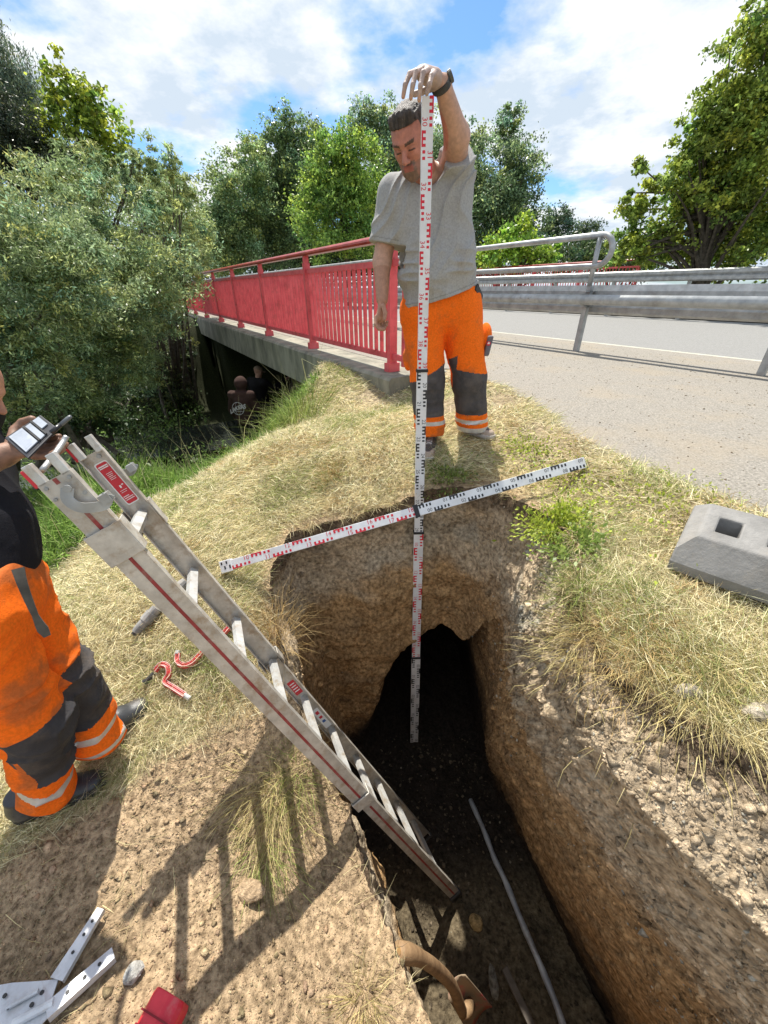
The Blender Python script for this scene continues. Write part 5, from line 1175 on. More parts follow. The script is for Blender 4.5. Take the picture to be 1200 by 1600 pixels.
# ================= man with the measuring rod =================
HC = W(643, 221, 2.27); hf, hu, hs = head_axes((-.42, -.80, -.60), (-.16, -.10, 1.0), 0)
hd, HL = head_sdf(HC, hf, hu, hs, 1.0)
NK0, NK1 = W(668, 290, 2.46), HC - hu * .085 - hf * .03
shR, elR, wrR = W(614, 303, 2.44), W(597, 410, 2.42), W(597, 468, 2.33)
shL, elL, wrL = W(708, 268, 2.47), W(714, 214, 2.28), W(692, 134, 2.14)
up_ = np.array([0, 0, 1.0])
fingL = [[W(653, 111, 2.10), W(640, 116, 2.06), W(633, 133, 2.04), W(630, 151, 2.045)], [W(660, 109, 2.08), W(650, 113, 2.03), W(645, 133, 2.01), W(642, 153, 2.02)],
         [W(669, 110, 2.07), W(661, 114, 2.02), W(657, 134, 2.0), W(655, 156, 2.01)], [W(678, 114, 2.07), W(674, 119, 2.02), W(671, 132, 2.0), W(667, 146, 2.005)]]
thumbL = [W(684, 128, 2.13), W(672, 138, 2.14), W(660, 143, 2.14), W(648, 147, 2.13)]
palmR = [W(597, 474, 2.325), W(594, 494, 2.30)]
fingR = [[W(588, 495, 2.28), W(587, 507, 2.26), W(592, 514, 2.25), W(600, 515, 2.26)], [W(590, 496, 2.31), W(590, 508, 2.29), W(595, 514, 2.28), W(602, 512, 2.28)],
         [W(594, 496, 2.33), W(595, 506, 2.32), W(599, 511, 2.31), W(604, 508, 2.30)], [W(598, 495, 2.35), W(600, 503, 2.35), W(603, 507, 2.34), W(605, 503, 2.33)]]
thumbR = [W(599, 478, 2.28), W(602, 489, 2.26), W(601, 499, 2.25)]
chR, chL = W(632, 322, 2.43), W(704, 312, 2.45)
blR, blL = W(665, 425, 2.41), W(702, 415, 2.44)
pvR, pvL = W(663, 480, 2.45), W(716, 470, 2.48)
hipR, hipL = W(661, 500, 2.47), W(720, 495, 2.50); knR, knL = W(668, 596, 2.43), W(733, 594, 2.47); anR, anL = W(672, 672, 2.43), W(739, 669, 2.50)
bf = nrm(np.array([-.12, -1, 0]))
def man_body(P):
    d = hd(P)
    d = smin(d, cap(P, NK0, NK1, .072, .060), .03)
    t = cap(P, shR, shL, .065, .06); t = smin(t, cap(P, chR, chL, .10, .10, (bf, .8)), .05); t = smin(t, cap(P, blR, blL, .12, .12), .08); t = smin(t, cap(P, pvR, pvL, .10, .10), .06)
    for a, b, c_ in ((hipR, knR, anR), (hipL, knL, anL)): t = smin(t, cap(P, a, b, .08, .055), .04); t = smin(t, cap(P, b, c_, .055, .04), .02)
    d = smin(d, t, .03)
    arm = smin(cap(P, shR, elR, .062, .047), cap(P, elR, wrR, .046, .031), .02)
    armL = smin(cap(P, shL, elL, .068, .052), cap(P, elL, wrL, .052, .031), .025)
    d = smin(d, arm, .03); d = smin(d, armL, .03)
    d = smin(d, cap(P, wrL, W(664, 117, 2.09), .030, .026), .015); d = smin(d, cap(P, W(680, 121, 2.10), W(657, 114, 2.085), .027, .020), .012)
    for f_ in fingL: d = smin(d, finger(P, f_), .006)
    d = smin(d, finger(P, thumbL, .013, .010), .008)
    pr_ = cap(P, palmR[0], palmR[1], .030, .034, (nrm(np.array([1, -.4, 0])), .55)); d = smin(d, pr_, .015)
    for f_ in fingR: d = smin(d, finger(P, f_, .0105, .0085), .006)
    return smin(d, finger(P, thumbR, .0125, .0095), .008)
allp = [HC + hu * .14, HC + hf * .12, shR, elR, wrR, fingR[0][2], shL, elL, wrL, *[f_[1] for f_ in fingL], *[f_[3] for f_ in fingL], knR, knL, anR, anL, thumbR[2], chR + bf * .05, blR]
lo, hi = bounds(*allp, r=.09)
V, F = sdf_mesh(man_body, lo, hi, .0042)
rel = (V - HC); lx, ly, lz = rel @ hs, rel @ hf, rel @ hu
inhead = (np.linalg.norm(rel, axis=1) < .16)
nz1, nz2 = fbm(V, 30, 3, 201), fbm(V, 120, 2, 202)
cs = np.tile([.50, .30, .215], (len(V), 1)); facec = np.array([.47, .20, .145])
cs = np.where(inhead[:, None], facec * (1 + .12 * nz1[:, None]), cs)
forearm = (np.linalg.norm(V - wrR, axis=1) < .16) | (np.linalg.norm(V - fingR[1][1], axis=1) < .12)
cs = np.where(forearm[:, None], cs * [.82, .74, .68], cs)
handL = np.linalg.norm(V - W(660, 125, 2.06), axis=1) < .085
cs = np.where(handL[:, None], np.array([.44, .33, .28]) * (1 + .35 * nz1[:, None]), cs)
beard = inhead & (lz < -.045) & (ly > .015) ; goat = inhead & (lz < -.062) & (ly > .035) & (np.abs(lx) < .035) & ~((np.abs(lz + .062) < .008) & (np.abs(lx) < .02))
must = inhead & (lz < -.040) & (lz > -.055) & (ly > .05) & (np.abs(lx) < .032)
cs = np.where(beard[:, None], cs * .4 + np.array([.19, .115, .085]) * .6, cs); cs = np.where((goat | must)[:, None], np.array([.19, .12, .09]) * (1 + .4 * nz2[:, None]), cs)
lips = inhead & (np.abs(lz + .0615) < .011) & (np.abs(lx) < .023) & (ly > .07); cs = np.where(lips[:, None], [.36, .12, .10], cs)
brow = inhead & (np.abs(lz - .024 - .1 * np.abs(lx) + .004) < .0055) & (np.abs(lx) > .012) & (np.abs(lx) < .05) & (ly > .05); cs = np.where(brow[:, None], [.10, .06, .045], cs)
lash = inhead & (np.abs(lz + .002) < .0028) & (np.abs(np.abs(lx) - .031) < .014) & (ly > .07); cs = np.where(lash[:, None], [.07, .04, .035], cs)
lid = inhead & (np.abs(lz - .004) < .010) & (np.abs(np.abs(lx) - .031) < .016) & (ly > .07) & ~lash & ~brow; cs = np.where(lid[:, None], cs * .82, cs)
earm = inhead & (np.abs(lx) > .075); cs = np.where(earm[:, None], [.5, .2, .14], cs)
mp = empty('person', gb_(.5 * (anR[0] + anL[0]), .5 * (anR[1] + anL[1]))); tag(mp, 'man in grey t-shirt and orange work trousers holding the upright measuring rod with raised arm', 'person')
mesh_np('body', V, F, M_SKIN, mp, cols=np.clip(cs, .01, 1), smooth=True)
# hair
def man_hair(P):
    R_ = np.stack([hs, hf, hu]); q = P - HC; x_, y_, z_ = q @ hs, q @ hf, q @ hu
    st_ = .0035 * vnoise(np.stack([x_ * 190, y_ * 40, z_ * 40], 1), 5) + .004 * fbm(P, 38, 2, 6)
    d = ell(P, HL(0, -.012, .038), [.081, .102, .089], R_); d = smin(d, cap(P, HL(-.035, .048, .098), HL(.035, .048, .098), .017, .017), .03)
    d = d + st_
    cut = smax(y_ - .070 - .10 * (z_ - .06), -(z_ - .066 + .55 * (.03 - y_).clip(-.2, .2)), .01)   # face region removed
    keep = np.minimum(z_ - np.where(y_ > .028, .070, np.where(y_ > -.02, -.01 + (y_ + .02) * .6, -.05)), 1)
    return smax(d, -keep, .006)
lo, hi = bounds(HC + hu * .05, r=.16); Vh, Fh = sdf_mesh(man_hair, lo, hi, .004)
hcx = vnoise(np.stack([(Vh - HC) @ hs * 260, (Vh - HC) @ hf * 40, (Vh - HC) @ hu * 40], 1), 9)
mesh_np('hair', Vh, Fh, M_HAIR, mp, cols=np.clip(np.array([.060, .046, .038]) * (1 + .7 * hcx[:, None]) + (hcx > .7)[:, None] * .04, .008, 1), smooth=True)
# t-shirt
hemA, hemB = W(629, 489, 2.28), W(743, 445, 2.44); hn = nrm(np.cross(hemB - hemA, np.array([.0, 1, .12]))); hn = hn if hn[2] > 0 else -hn
cuffR = W(598, 381, 2.40); cuffL = W(717, 240, 2.36)
sR, sL = nrm(elR - shR), nrm(elL - shL)
def shirt(P):
    t = cap(P, shR + np.array([.02, 0, -.01]), shL + np.array([-.03, 0, -.03]), .078, .085, (bf, .95))
    t = smin(t, cap(P, chR, chL, .116, .116, (bf, .98)), .06); t = smin(t, cap(P, W(645, 370, 2.42), W(700, 370, 2.45), .118, .118), .08); t = smin(t, cap(P, blR, blL, .132, .126, (bf, .95)), .09); t = smin(t, cap(P, W(668, 478, 2.44), W(706, 462, 2.48), .130, .130), .06)
    a = cap(P, shR, shR + sR * .27, .082, .078); b = cap(P, shL + np.array([.01, 0, -.05]), shL + sL * .13, .098, .086)
    nearR = np.linalg.norm(P - cuffR, axis=1); d = smin(t, a, .025); d = smin(d, b, .03)
    d = smax(d, -cap(P, NK0 + np.array([0, -.06, .015]), NK0 + np.array([-.02, -.13, .09]), .068, .085), .008)
    # folds: diagonal from the raised shoulder to the hem and horizontal slack above it
    e = nrm(np.array([-.55, 0, -.83])); g = nrm(np.cross(e, bf)); u_ = P @ g; v_ = P @ e
    w1 = vnoise(np.stack([u_ * 17 + 1.3 * vnoise(P * 5, 3), v_ * 3.2, 0 * u_], 1), 31); w2 = vnoise(np.stack([P[:, 0] * 7, P[:, 2] * 22, P[:, 1] * 3], 1), 33)
    near = np.exp(-(np.linalg.norm(P - shL, axis=1) / .33) ** 2)
    fold = .024 * (1 - np.abs(w1)) ** 3 * (.45 + .35 * near) + .016 * (1 - np.abs(w2)) ** 3 * np.exp(-((P[:, 2] - blR[2] + .02) / .14) ** 2)
    w3 = vnoise(np.stack([P[:, 0] * 15 + 2 * vnoise(P * 4, 8), P[:, 2] * 2.2, 0 * u_], 1), 35); fold = fold + .011 * (1 - np.abs(w3)) ** 3 * sstep(shR[2] - .1, blR[2], P[:, 2])
    d = d - fold + .006; d = smax(d, -((P - hemA) @ hn), .004); d = smax(d, np.where(nearR < .15, (P - cuffR) @ sR, -1), .004); return smax(d, np.where(np.linalg.norm(P - cuffL, axis=1) < .15, (P - cuffL) @ nrm(sL + np.array([.0, 0, .6])), -1), .004)
lo, hi = bounds(shR, shL, cuffR, hemA, hemB, blR, blL, r=.17); Vs, Fs = sdf_mesh(shirt, lo, hi, .005)
n2 = fbm(Vs, 5, 4, 41); c_ = np.tile([.36, .355, .345], (len(Vs), 1)) * (1 + .07 * n2[:, None]); smud = sstep(.25, .5, fbm(Vs, 9, 3, 45)) * sstep(shR[2], blR[2], Vs[:, 2]); c_ = c_ * (1 - .25 * smud[:, None]) + np.array([.28, .23, .17]) * .25 * smud[:, None]
edge = (np.abs((Vs - hemA) @ hn - .018) < .0025) | ((np.abs((Vs - cuffR) @ sR + .018) < .0025) & (np.linalg.norm(Vs - cuffR, axis=1) < .11)); c_[edge] *= .75
mesh_np('shirt', Vs, Fs, M_CLOTH, mp, cols=c_, smooth=True)
# trousers
def leg_sdf(P, hip, kn, an, r0, r1, r2, hemv, seed):
    d = smin(cap(P, hip, kn, r0, r1), cap(P, kn, an - np.array([0, 0, .03]), r1, r2), .03)
    ax_ = nrm(hip - an); u_ = (P - an) @ ax_
    wv_ = vnoise(np.stack([P[:, 0] * 7, P[:, 1] * 7, u_ * 24], 1), seed); return d - .007 * (1 - np.abs(wv_)) ** 2 * (.5 + sstep(.3, .0, u_)) , u_
def trous(P):
    a, ua = leg_sdf(P, hipR, knR, anR, .118, .096, .088, 0, 51); b, ub = leg_sdf(P, hipL, knL, anL, .118, .098, .090, 0, 52)
    d = np.minimum(a, b); d = smin(a, b, .03); p_ = cap(P, pvR, pvL, .128, .122, (bf, .92)); d = smin(d, p_, .05)
    d = smax(d, P[:, 2] - (pvL[2] + .10) , .01)
    d = smax(d, -(P[:, 2] - (anR[2] - .015)), .006)
    pk = np.minimum(ell(P, W(757, 530, 2.52), [.035, .07, .085]), ell(P, W(638, 560, 2.5), [.03, .06, .07])); d = smin(d, pk, .01)
    return d - .006 * (1 - np.abs(fbm(P, 9, 2, 55))) ** 3
lo, hi = bounds(hipR, hipL, anR, anL, pvL, pvR, r=.16); Vt, Ft = sdf_mesh(trous, lo, hi, .005)
ORG = np.array([.95, .17, .012])
def trouser_cols(V_, seed, amt=.6, o=ORG):
    n_a, n_b = fbm(V_, 6, 5, seed, .65), fbm(V_, 26, 4, seed + 5, .7); g = np.clip(sstep(-.02, .32, n_a) * .75 + sstep(.1, .45, n_b) * .25, 0, 1)[:, None] * amt
    return (np.tile(o, (len(V_), 1)) * (1 + .06 * n_b[:, None])) * (1 - g) + np.array([.20, .10, .045]) * g
ct_ = trouser_cols(Vt, 61, .62)
isR = np.linalg.norm((Vt - (knR + anR) / 2)[:, :2], axis=1) < np.linalg.norm((Vt - (knL + anL) / 2)[:, :2], axis=1)
zk = np.where(isR, knR[2], knL[2]); za = np.where(isR, anR[2], anL[2]); dz = Vt[:, 2] - za; Lk = zk - za
slope = np.where(isR, -.55 * (Vt[:, 0] - knR[0]), .15 * (Vt[:, 0] - knL[0])) * -1
front = (Vt - np.where(isR[:, None], knR, knL)) @ bf > -.035
lab = np.zeros(len(Vt), int); lab[(dz > Lk * .36) & (dz < Lk * 1.20 + slope) & front] = 1
lab[(dz > Lk * .17) & (dz < Lk * .27)] = 2; lab[(dz > Lk * -.02) & (dz < Lk * .09) & ~isR] = 2
split_build(['trousers', 'knee_patch', 'reflective_band'], Vt, Ft, np.clip(ct_, .01, 1), lab, mp, None, M_CLOTH, {'knee_patch': M_PATCH, 'reflective_band': M_REFL})
mb = MB(); bp = [W(744, 448, 2.40), W(748, 458, 2.43), W(752, 467, 2.47)]; mb.sweep(bp, [(-.006, -.018), (.006, -.018), (.006, .018), (-.006, .018)]); mb.build('belt', M_BLK, mp)
pkc = W(762, 540, 2.46); hol = MB(); hol.box(pkc, (.016, 0, 0), (0, .03, 0), (.008, 0, .055)); ho = hol.build('pocket_flap', mat('grey_pocket', (.10, .09, .11), (.16, .15, .17), .8), mp, bevel=.008)
em = MB(); c0_ = pkc + np.array([-.004, -.0315, .015])
for k in range(10): t0, t1 = k * .6283, (k + 1) * .6283; em.add([c0_, c0_ + [.012 * math.cos(t0), 0, .012 * math.sin(t0)], c0_ + [.012 * math.cos(t1), 0, .012 * math.sin(t1)]], [(0, 1, 2)])
eo = em.build('red_badge', M_SRED, ho); mb = MB(); mb.box(c0_ + [0, -.0012, 0], (.006, 0, 0), (0, .0005, 0), (0, 0, .003)); mb.box(c0_ + [.001, -.0012, .003], (.003, 0, 0), (0, .0004, 0), (0, 0, .005)); mb.build('badge_mark', M_WHITE, eo)
# shoes
def shoe(name, heel, toe, zg_, parent, cfun, sole, seed, wdt=.046, hgt=.095, m=M_CLOTH):
    f = nrm([*(toe - heel)[:2], 0]); s_ = np.array([f[1], -f[0], 0]); L_ = np.linalg.norm((toe - heel)[:2]); o = np.array([heel[0], heel[1], zg_])
    def fn(P):
        q = P - o; x_, y_, z_ = q @ s_, q @ f, q[:, 2]
        a = cap(P, o + f * .045 + up_ * .045, o + f * (L_ * .55) + up_ * .045, wdt * .98, wdt * .95); a = smin(a, cap(P, o + f * (L_ * .55) + up_ * .035, o + f * (L_ - wdt) + up_ * .026, wdt * 1.02, wdt * .92, (up_, .72)), .03)
        a = smin(a, cap(P, o + f * .06 + up_ * .05, o + f * .055 + up_ * hgt, wdt * .95, wdt * .92), .03); a = smax(a, -(z_ - .0), .004); a = smax(a, z_ - hgt, .01)
        so = smax(smax(cap(P * [1, 1, 0] + [0, 0, o[2]], o + f * .05, o + f * (L_ - wdt), wdt * 1.04, wdt * 1.08), z_ - .024, .003), -z_, .002)
        return np.minimum(a + .0015, so)
    lo_, hi_ = bounds(o, o + f * L_, o + up_ * hgt, r=.06); V_, F_ = sdf_mesh(fn, lo_, hi_, .0045); q = V_ - o
    labs = (q[:, 2] < .024).astype(int); cc_ = cfun(q @ s_, (q @ f) / L_, q[:, 2] / hgt, V_)
    cc_[labs == 1] = sole; r_ = split_build([name, 'sole'], V_, F_, np.clip(cc_, .01, 1), labs, parent, None, m)
    return r_, o, f, s_, L_
def sneaker(x_, y_, z_, V_):
    c_ = np.tile([.10, .085, .075], (len(V_), 1)); tan = ((y_ > .72) & (z_ < .55)) | ((z_ < .42) & (np.abs(y_ - .45) < .16)) | ((y_ < .15) & (z_ < .6)); c_[tan] = [.42, .33, .26]
    tongue = (np.abs(x_) < .018) & (y_ > .38) & (y_ < .68); c_[tongue] = [.18, .15, .14]; lace = tongue & ((y_ * 22) % 1 < .45); c_[lace] = [.62, .60, .56]; return c_
gR = H1(W(672, 690, 2.45)[0], W(672, 690, 2.45)[1]); 
tR = G(667, 709, -.885); hR_ = W(677, 676, 2.52); tL = G(771, 688, -.865); hL_ = G(724, 676, -.865)
shoe('shoe', np.array([hR_[0], hR_[1] + .05, 0]), tR, H1(tR[0], tR[1]) + .006, mp, sneaker, [.5, .47, .42], 1)
shoe('shoe', hL_ + np.array([-.01, .02, 0]), tL, H1(tL[0], tL[1]) + .006, mp, sneaker, [.45, .42, .38], 2)
# watch
wc = wrL * .88 + W(664, 117, 2.09) * .12; wa = nrm(wrL - elL); x_, y_, z_ = frame(wa); mb = MB()
ring = [wc + (x_ * math.cos(t) * .036 + y_ * math.sin(t) * .034) for t in np.linspace(0, 2 * math.pi, 22)]
mb.sweep(ring, lambda i: [(-.011, -.003), (.011, -.003), (.011, .003), (-.011, .003)], [nrm(p - wc) for p in ring]); wat = mb.build('watch', M_BLK, mp)
wd_ = nrm(np.array([.7, -.3, .6]) - wa * (np.array([.7, -.3, .6]) @ wa)); mb = MB(); mb.tube([wc + wd_ * .034, wc + wd_ * .048], .021, 16); mb.build('watch_case', mat('dark_olive_case', (.05, .055, .045), (.09, .09, .08), .4), wat, bevel=.002)
# ================= cropped man at the left edge =================
lf = nrm(np.array([.62, .60, 0]))        # direction he faces
fL = (G(134, 1169, -1.59), G(234, 1088, -1.56)); fR = (G(40, 1262, -1.66), G(163, 1210, -1.64))
anL2, knL2, hpL2 = G(148, 1142, -1.47), G(92, 1052, -1.14), G(-22, 905, -.74)
anR2, knR2, hpR2 = G(72, 1222, -1.53), G(56, 1128, -1.18), G(-62, 975, -.76)
be2, ch2, sh2 = CZ(-62, 836, 1.10), CZ(-105, 712, 1.16), CZ(-118, 668, 1.12)
HC2 = CZ(-62, 600, 1.22); hf2, hu2, hs2 = head_axes((.72, .30, -.62), (.35, .1, 1), 0)
hd2, HL2 = head_sdf(HC2, hf2, hu2, hs2, 1.05)
el2, wr2 = CZ(-118, 770, .98), CZ(4, 712, 1.10)
sh3, el3, wr3 = CZ(-60, 640, 1.32), CZ(-40, 740, 1.34), CZ(48, 712, 1.20)
NB = [CZ(6.7, 684, 1.10), CZ(62.7, 648, 1.17), CZ(90, 669, 1.13), CZ(42.7, 716, 1.05)]
nbn = nrm(np.cross(NB[1] - NB[0], NB[3] - NB[0])); nbn = nbn if nbn[2] > 0 else -nbn
pm2 = [CZ(22, 704, 1.115), CZ(52, 702, 1.125)]
fg2 = [[CZ(55, 694, 1.15), CZ(78, 690, 1.16), CZ(92, 682, 1.15)], [CZ(60, 700, 1.14), CZ(84, 697, 1.145), CZ(99, 688, 1.14)], [CZ(60, 707, 1.13), CZ(84, 704, 1.13), CZ(102, 694, 1.13)], [CZ(54, 713, 1.12), CZ(78, 712, 1.11), CZ(97, 702, 1.115)]]
th2 = [CZ(16, 696, 1.13), CZ(24, 672, 1.16), CZ(36, 660, 1.17), CZ(50, 655, 1.155)]
def body2(P):
    d = smin(hd2(P), cap(P, HC2 - hu2 * .08, (sh2 + sh3) / 2, .06, .08), .03)
    t = cap(P, ch2, be2, .13, .125); t = smin(t, cap(P, be2, (hpL2 + hpR2) / 2, .12, .11), .05); t = smin(t, cap(P, sh2, sh3, .07, .07), .05)
    for a, b_, c_ in ((hpL2, knL2, anL2), (hpR2, knR2, anR2)): t = smin(t, cap(P, a, b_, .085, .055), .04); t = smin(t, cap(P, b_, c_, .055, .045), .02)
    d = smin(d, t, .03); d = smin(d, cap(P, sh2, el2, .055, .045), .03); d = smin(d, cap(P, el2, wr2, .044, .031), .02)
    d = smin(d, cap(P, wr2, pm2[0], .030, .028), .012); d = smin(d, cap(P, pm2[0], pm2[1], .030, .030, (nbn, .5)), .012)
    for f_ in fg2: d = smin(d, finger(P, f_, .0115, .0095), .006)
    d = smin(d, finger(P, th2, .015, .0115), .008)
    return smin(d, smin(cap(P, sh3, el3, .055, .045), cap(P, el3, el3 * .5 + be2 * .5, .044, .04), .02), .03)
lo, hi = bounds(HC2 + hu2 * .15, HC2 - hf2 * .1, HC2 + hf2 * .1, sh2, el2, anL2, anR2, fg2[0][2], fg2[2][2], be2, ch2, hpR2, r=.13)
V, F = sdf_mesh(body2, lo, hi, .0055)
m2 = empty('person', gb_(.5 * (anR2[0] + anL2[0]), .5 * (anR2[1] + anL2[1]))); tag(m2, 'cropped man at the left edge in black shirt and orange trousers holding a small folder', 'person')
rel = V - HC2; n1 = fbm(V, 40, 3, 301)[:, None]; cs = np.tile([.52, .27, .19], (len(V), 1)) * (1 + .08 * n1)
dirty = (np.linalg.norm(V - pm2[0], axis=1) < .20)[:, None]; cs = np.where(dirty, np.array([.27, .155, .105]) * (1 + .5 * n1), cs)
mesh_np('body', V, F, M_SKIN, m2, cols=np.clip(cs, .01, 1), smooth=True)
def hair2(P): return smax(ell(P, HL2(0, -.02, .04), [.086, .10, .092], np.stack([hs2, hf2, hu2])), (P - HC2) @ hf2 * .8 - (P - HC2) @ hu2 - .0, .01) + .003 * fbm(P, 60, 2, 4)
lo, hi = bounds(HC2, r=.15); Vh, Fh = sdf_mesh(hair2, lo, hi, .006); mesh_np('hair', Vh, Fh, M_HAIR, m2, cols=np.tile([.06, .045, .035], (len(Vh), 1)), smooth=True)
def shirt2(P):
    d = cap(P, ch2, be2, .165, .150); d = smin(d, cap(P, be2, be2 + (hpL2 + hpR2) * .25 - be2 * .5 + [0, 0, -.01], .150, .150), .05); d = smin(d, cap(P, sh2, sh3, .10, .10), .06)
    d = smin(d, cap(P, sh2, sh2 * .45 + el2 * .55, .08, .075), .03); d = smin(d, cap(P, sh3, sh3 * .4 + el3 * .6, .08, .075), .03)
    d = smax(d, -(P[:, 2] - (be2[2] - .14) - .25 * ((P - be2) @ lf)), .01)
    w_ = vnoise(np.stack([P[:, 0] * 9, P[:, 1] * 9, P[:, 2] * 4 + P[:, 0] * 4], 1), 71); return d - .010 * (1 - np.abs(w_)) ** 2
lo, hi = bounds(ch2, be2, sh2, sh3, el2, el3, r=.19); Vs, Fs = sdf_mesh(shirt2, lo, hi, .007)
mesh_np('shirt', Vs, Fs, M_CLOTH, m2, cols=np.tile([.014, .014, .018], (len(Vs), 1)), smooth=True)
def tr2(P):
    ds = []
    for i, (a, b_, c_) in enumerate(((hpL2, knL2, anL2), (hpR2, knR2, anR2))):
        ax_ = nrm(a - c_); u_ = (P - c_) @ ax_; q = smin(cap(P, a, b_, .104, .080), cap(P, b_, c_ - ax_ * .03, .078, .076), .04)
        w_ = vnoise(np.stack([P[:, 0] * 8, P[:, 1] * 8, u_ * 17 + P[:, 0] * 6], 1), 81 + i); q = q - .020 * (1 - np.abs(w_)) ** 3 + .004 * (.6 + .6 * sstep(.25, 0, u_)); q = smax(q, -(u_ + .075), .006); ds.append(q)
    d = smin(ds[0], ds[1], .006); d = smin(d, cap(P, hpL2, hpR2, .13, .135), .05); d = smin(d, cap(P, (hpL2 + hpR2) / 2, (hpL2 + hpR2) / 2 + [0, 0, .05], .145, .14), .04)
    d = smax(d, P[:, 2] - (be2[2] - .06) - .2 * ((P - be2) @ lf), .01)
    return d - .005 * (1 - np.abs(fbm(P, 10, 2, 85))) ** 3
lo, hi = bounds(hpL2, hpR2, anL2, anR2, (hpL2 + hpR2) / 2 + [0, 0, .1], r=.17); Vt, Ft = sdf_mesh(tr2, lo, hi, .0058)
ct_ = trouser_cols(Vt, 91, .75)
def legc(V_, a, k_, c_): ax_ = nrm(k_ - c_); L_ = np.linalg.norm(k_ - c_); return (V_ - c_) @ ax_ / L_, np.linalg.norm(np.cross(V_ - c_, ax_), axis=1)
uL, rL = legc(Vt, hpL2, knL2, anL2); uR, rR = legc(Vt, hpR2, knR2, anR2); isL = rL < rR; u_ = np.where(isL, uL, uR); kk = np.where(isL[:, None], knL2, knR2)
side = (Vt - kk) @ nrm(np.array([.95, .05, 0])); sy = (Vt - kk) @ np.array([-.3, .95, 0]); lab = np.zeros(len(Vt), int)
lab[(u_ > .34) & (u_ < 1.12 + .9 * side) & (side > -.045 + np.abs(sy) * .1)] = 1
lab[((u_ > .09) & (u_ < .19)) | ((u_ < -.06) & (u_ > -.14) & isL)] = 2
bk_ = (side < -.055) & (u_ > .62) & (u_ < .82) & ~isL; lab[bk_] = 1
M_PATCH2 = mat('black_knee_cloth', (.018, .018, .022), (.05, .046, .046), .8, scale=10, bump=.4, bscale=160, dirt=(.13, .10, .075), dirtscale=7, dirtamt=.55)
T2 = split_build(['trousers', 'knee_patch', 'reflective_band'], Vt, Ft, np.clip(ct_, .01, 1), lab, m2, None, M_CLOTH, {'knee_patch': M_PATCH2, 'reflective_band': M_REFL})
# hanging dark strap
sp = [CZ(28, 888, .93), CZ(36, 915, .93), CZ(50, 950, .94), CZ(62, 975, .95), CZ(74, 994, .96)]
P = spline(sp, 5); mb = MB(); mb.sweep(P, lambda i: [(-interp([0, 12, 17, 20], [.012, .006, .011, .007], i), -.002), (interp([0, 12, 17, 20], [.012, .006, .011, .007], i), -.002), (interp([0, 12, 17, 20], [.012, .006, .011, .007], i), .002), (-interp([0, 12, 17, 20], [.012, .006, .011, .007], i), .002)], (.5, -.8, .5)); mb.build('strap', mat('olive_strap', (.05, .045, .035), (.09, .08, .065), .8, scale=30), m2)
def boot(x_, y_, z_, V_):
    c_ = np.tile([.035, .038, .042], (len(V_), 1)) * (1 + .3 * fbm(V_, 20, 3, 5)[:, None]); c_[(z_ < .3)] = [.03, .028, .026]; du = sstep(.0, .4, fbm(V_, 12, 4, 6))[:, None] * .5; return c_ * (1 - du) + np.array([.17, .15, .13]) * du
M_BOOT = mat('boot_leather', (.8, .8, .8), (1.2, 1.2, 1.2), .42, attr=True, scale=40, bump=.15)
for i, (h_, t_) in enumerate((fL, fR)):
    h_ = np.array(h_); t_ = np.array(t_); d_ = nrm([*(t_ - h_)[:2], 0]); zz_ = H1(*((h_ + t_) / 2)[:2]) + .008
    t2_ = h_ + d_ * max(.29, min(.33, np.linalg.norm((t_ - h_)[:2]))); t2_ = t_; h2_ = t_ - d_ * .30
    shoe('boot', h2_, t2_, zz_, m2, boot, [.02, .02, .02], 11 + i, .050, .115, M_BOOT)
# folder with pages and pen
fo = empty('notebook', sum(NB) / 4); tag(fo, 'small open dark folder with white pages resting in the hand of the cropped man', 'notebook')
mb = MB(); mb.prism([p - nbn * .006 for p in NB], nbn * .006); mb.build('cover', mat('dark_leather', (.02, .02, .024), (.045, .045, .05), .5, scale=20), fo, bevel=.002)
def nbp(u, v_, l=.002): return (NB[0] * (1 - u) + NB[1] * u) * (1 - v_) + (NB[3] * (1 - u) + NB[2] * u) * v_ + nbn * l
M_PAGE = mat('page', (.26, .29, .34), (.38, .41, .46), .6, scale=12)
mb = MB(); mb.prism([nbp(.08, .12), nbp(.44, .12), nbp(.44, .88), nbp(.08, .88)], nbn * .003); p_ = mb.build('page', M_PAGE, fo)
mb = MB()
for k in range(9): v0 = .2 + k * .075; mb.add([nbp(.12, v0, .0056), nbp(.40 - .04 * (k % 3), v0, .0056), nbp(.40 - .04 * (k % 3), v0 + .012, .0056), nbp(.12, v0 + .012, .0056)], [(0, 1, 2, 3)])
mb.build('ruled_line', mat('grey_ink', (.35, .4, .5)), p_)
mb = MB(); mb.prism([nbp(.52, .15), nbp(.66, .15), nbp(.66, .9), nbp(.52, .9)], nbn * .003); mb.build('page', M_PAGE, fo)
mb = MB(); mb.prism([nbp(.74, .12), nbp(.92, .12), nbp(.92, .62), nbp(.74, .62)], nbn * .003); mb.build('page', M_PAGE, fo)
for u in (.47, .69): mb = MB(); mb.prism([nbp(u, .1), nbp(u + .035, .1), nbp(u + .035, .92), nbp(u, .92)], nbn * .005); mb.build('band', M_BLK, fo)
pn = MB(); a, b_ = CZ(80, 676, 1.095), CZ(111, 650, 1.13); pn.tube([a, a + (b_ - a) * .45], .0065, 10); o = pn.build('pen', mat('pen_black', (.02, .02, .022), None, .3), smooth=True); tag(o, 'black pen with grey end clipped at the folder edge', 'pen')
pn = MB(); pn.tube([a + (b_ - a) * .452, a + (b_ - a) * .9, b_], lambda i: [.0058, .0058, .0045][i], 10); pn.build('pen_cap', mat('pen_grey', (.12, .13, .14), None, .35), o, smooth=True)
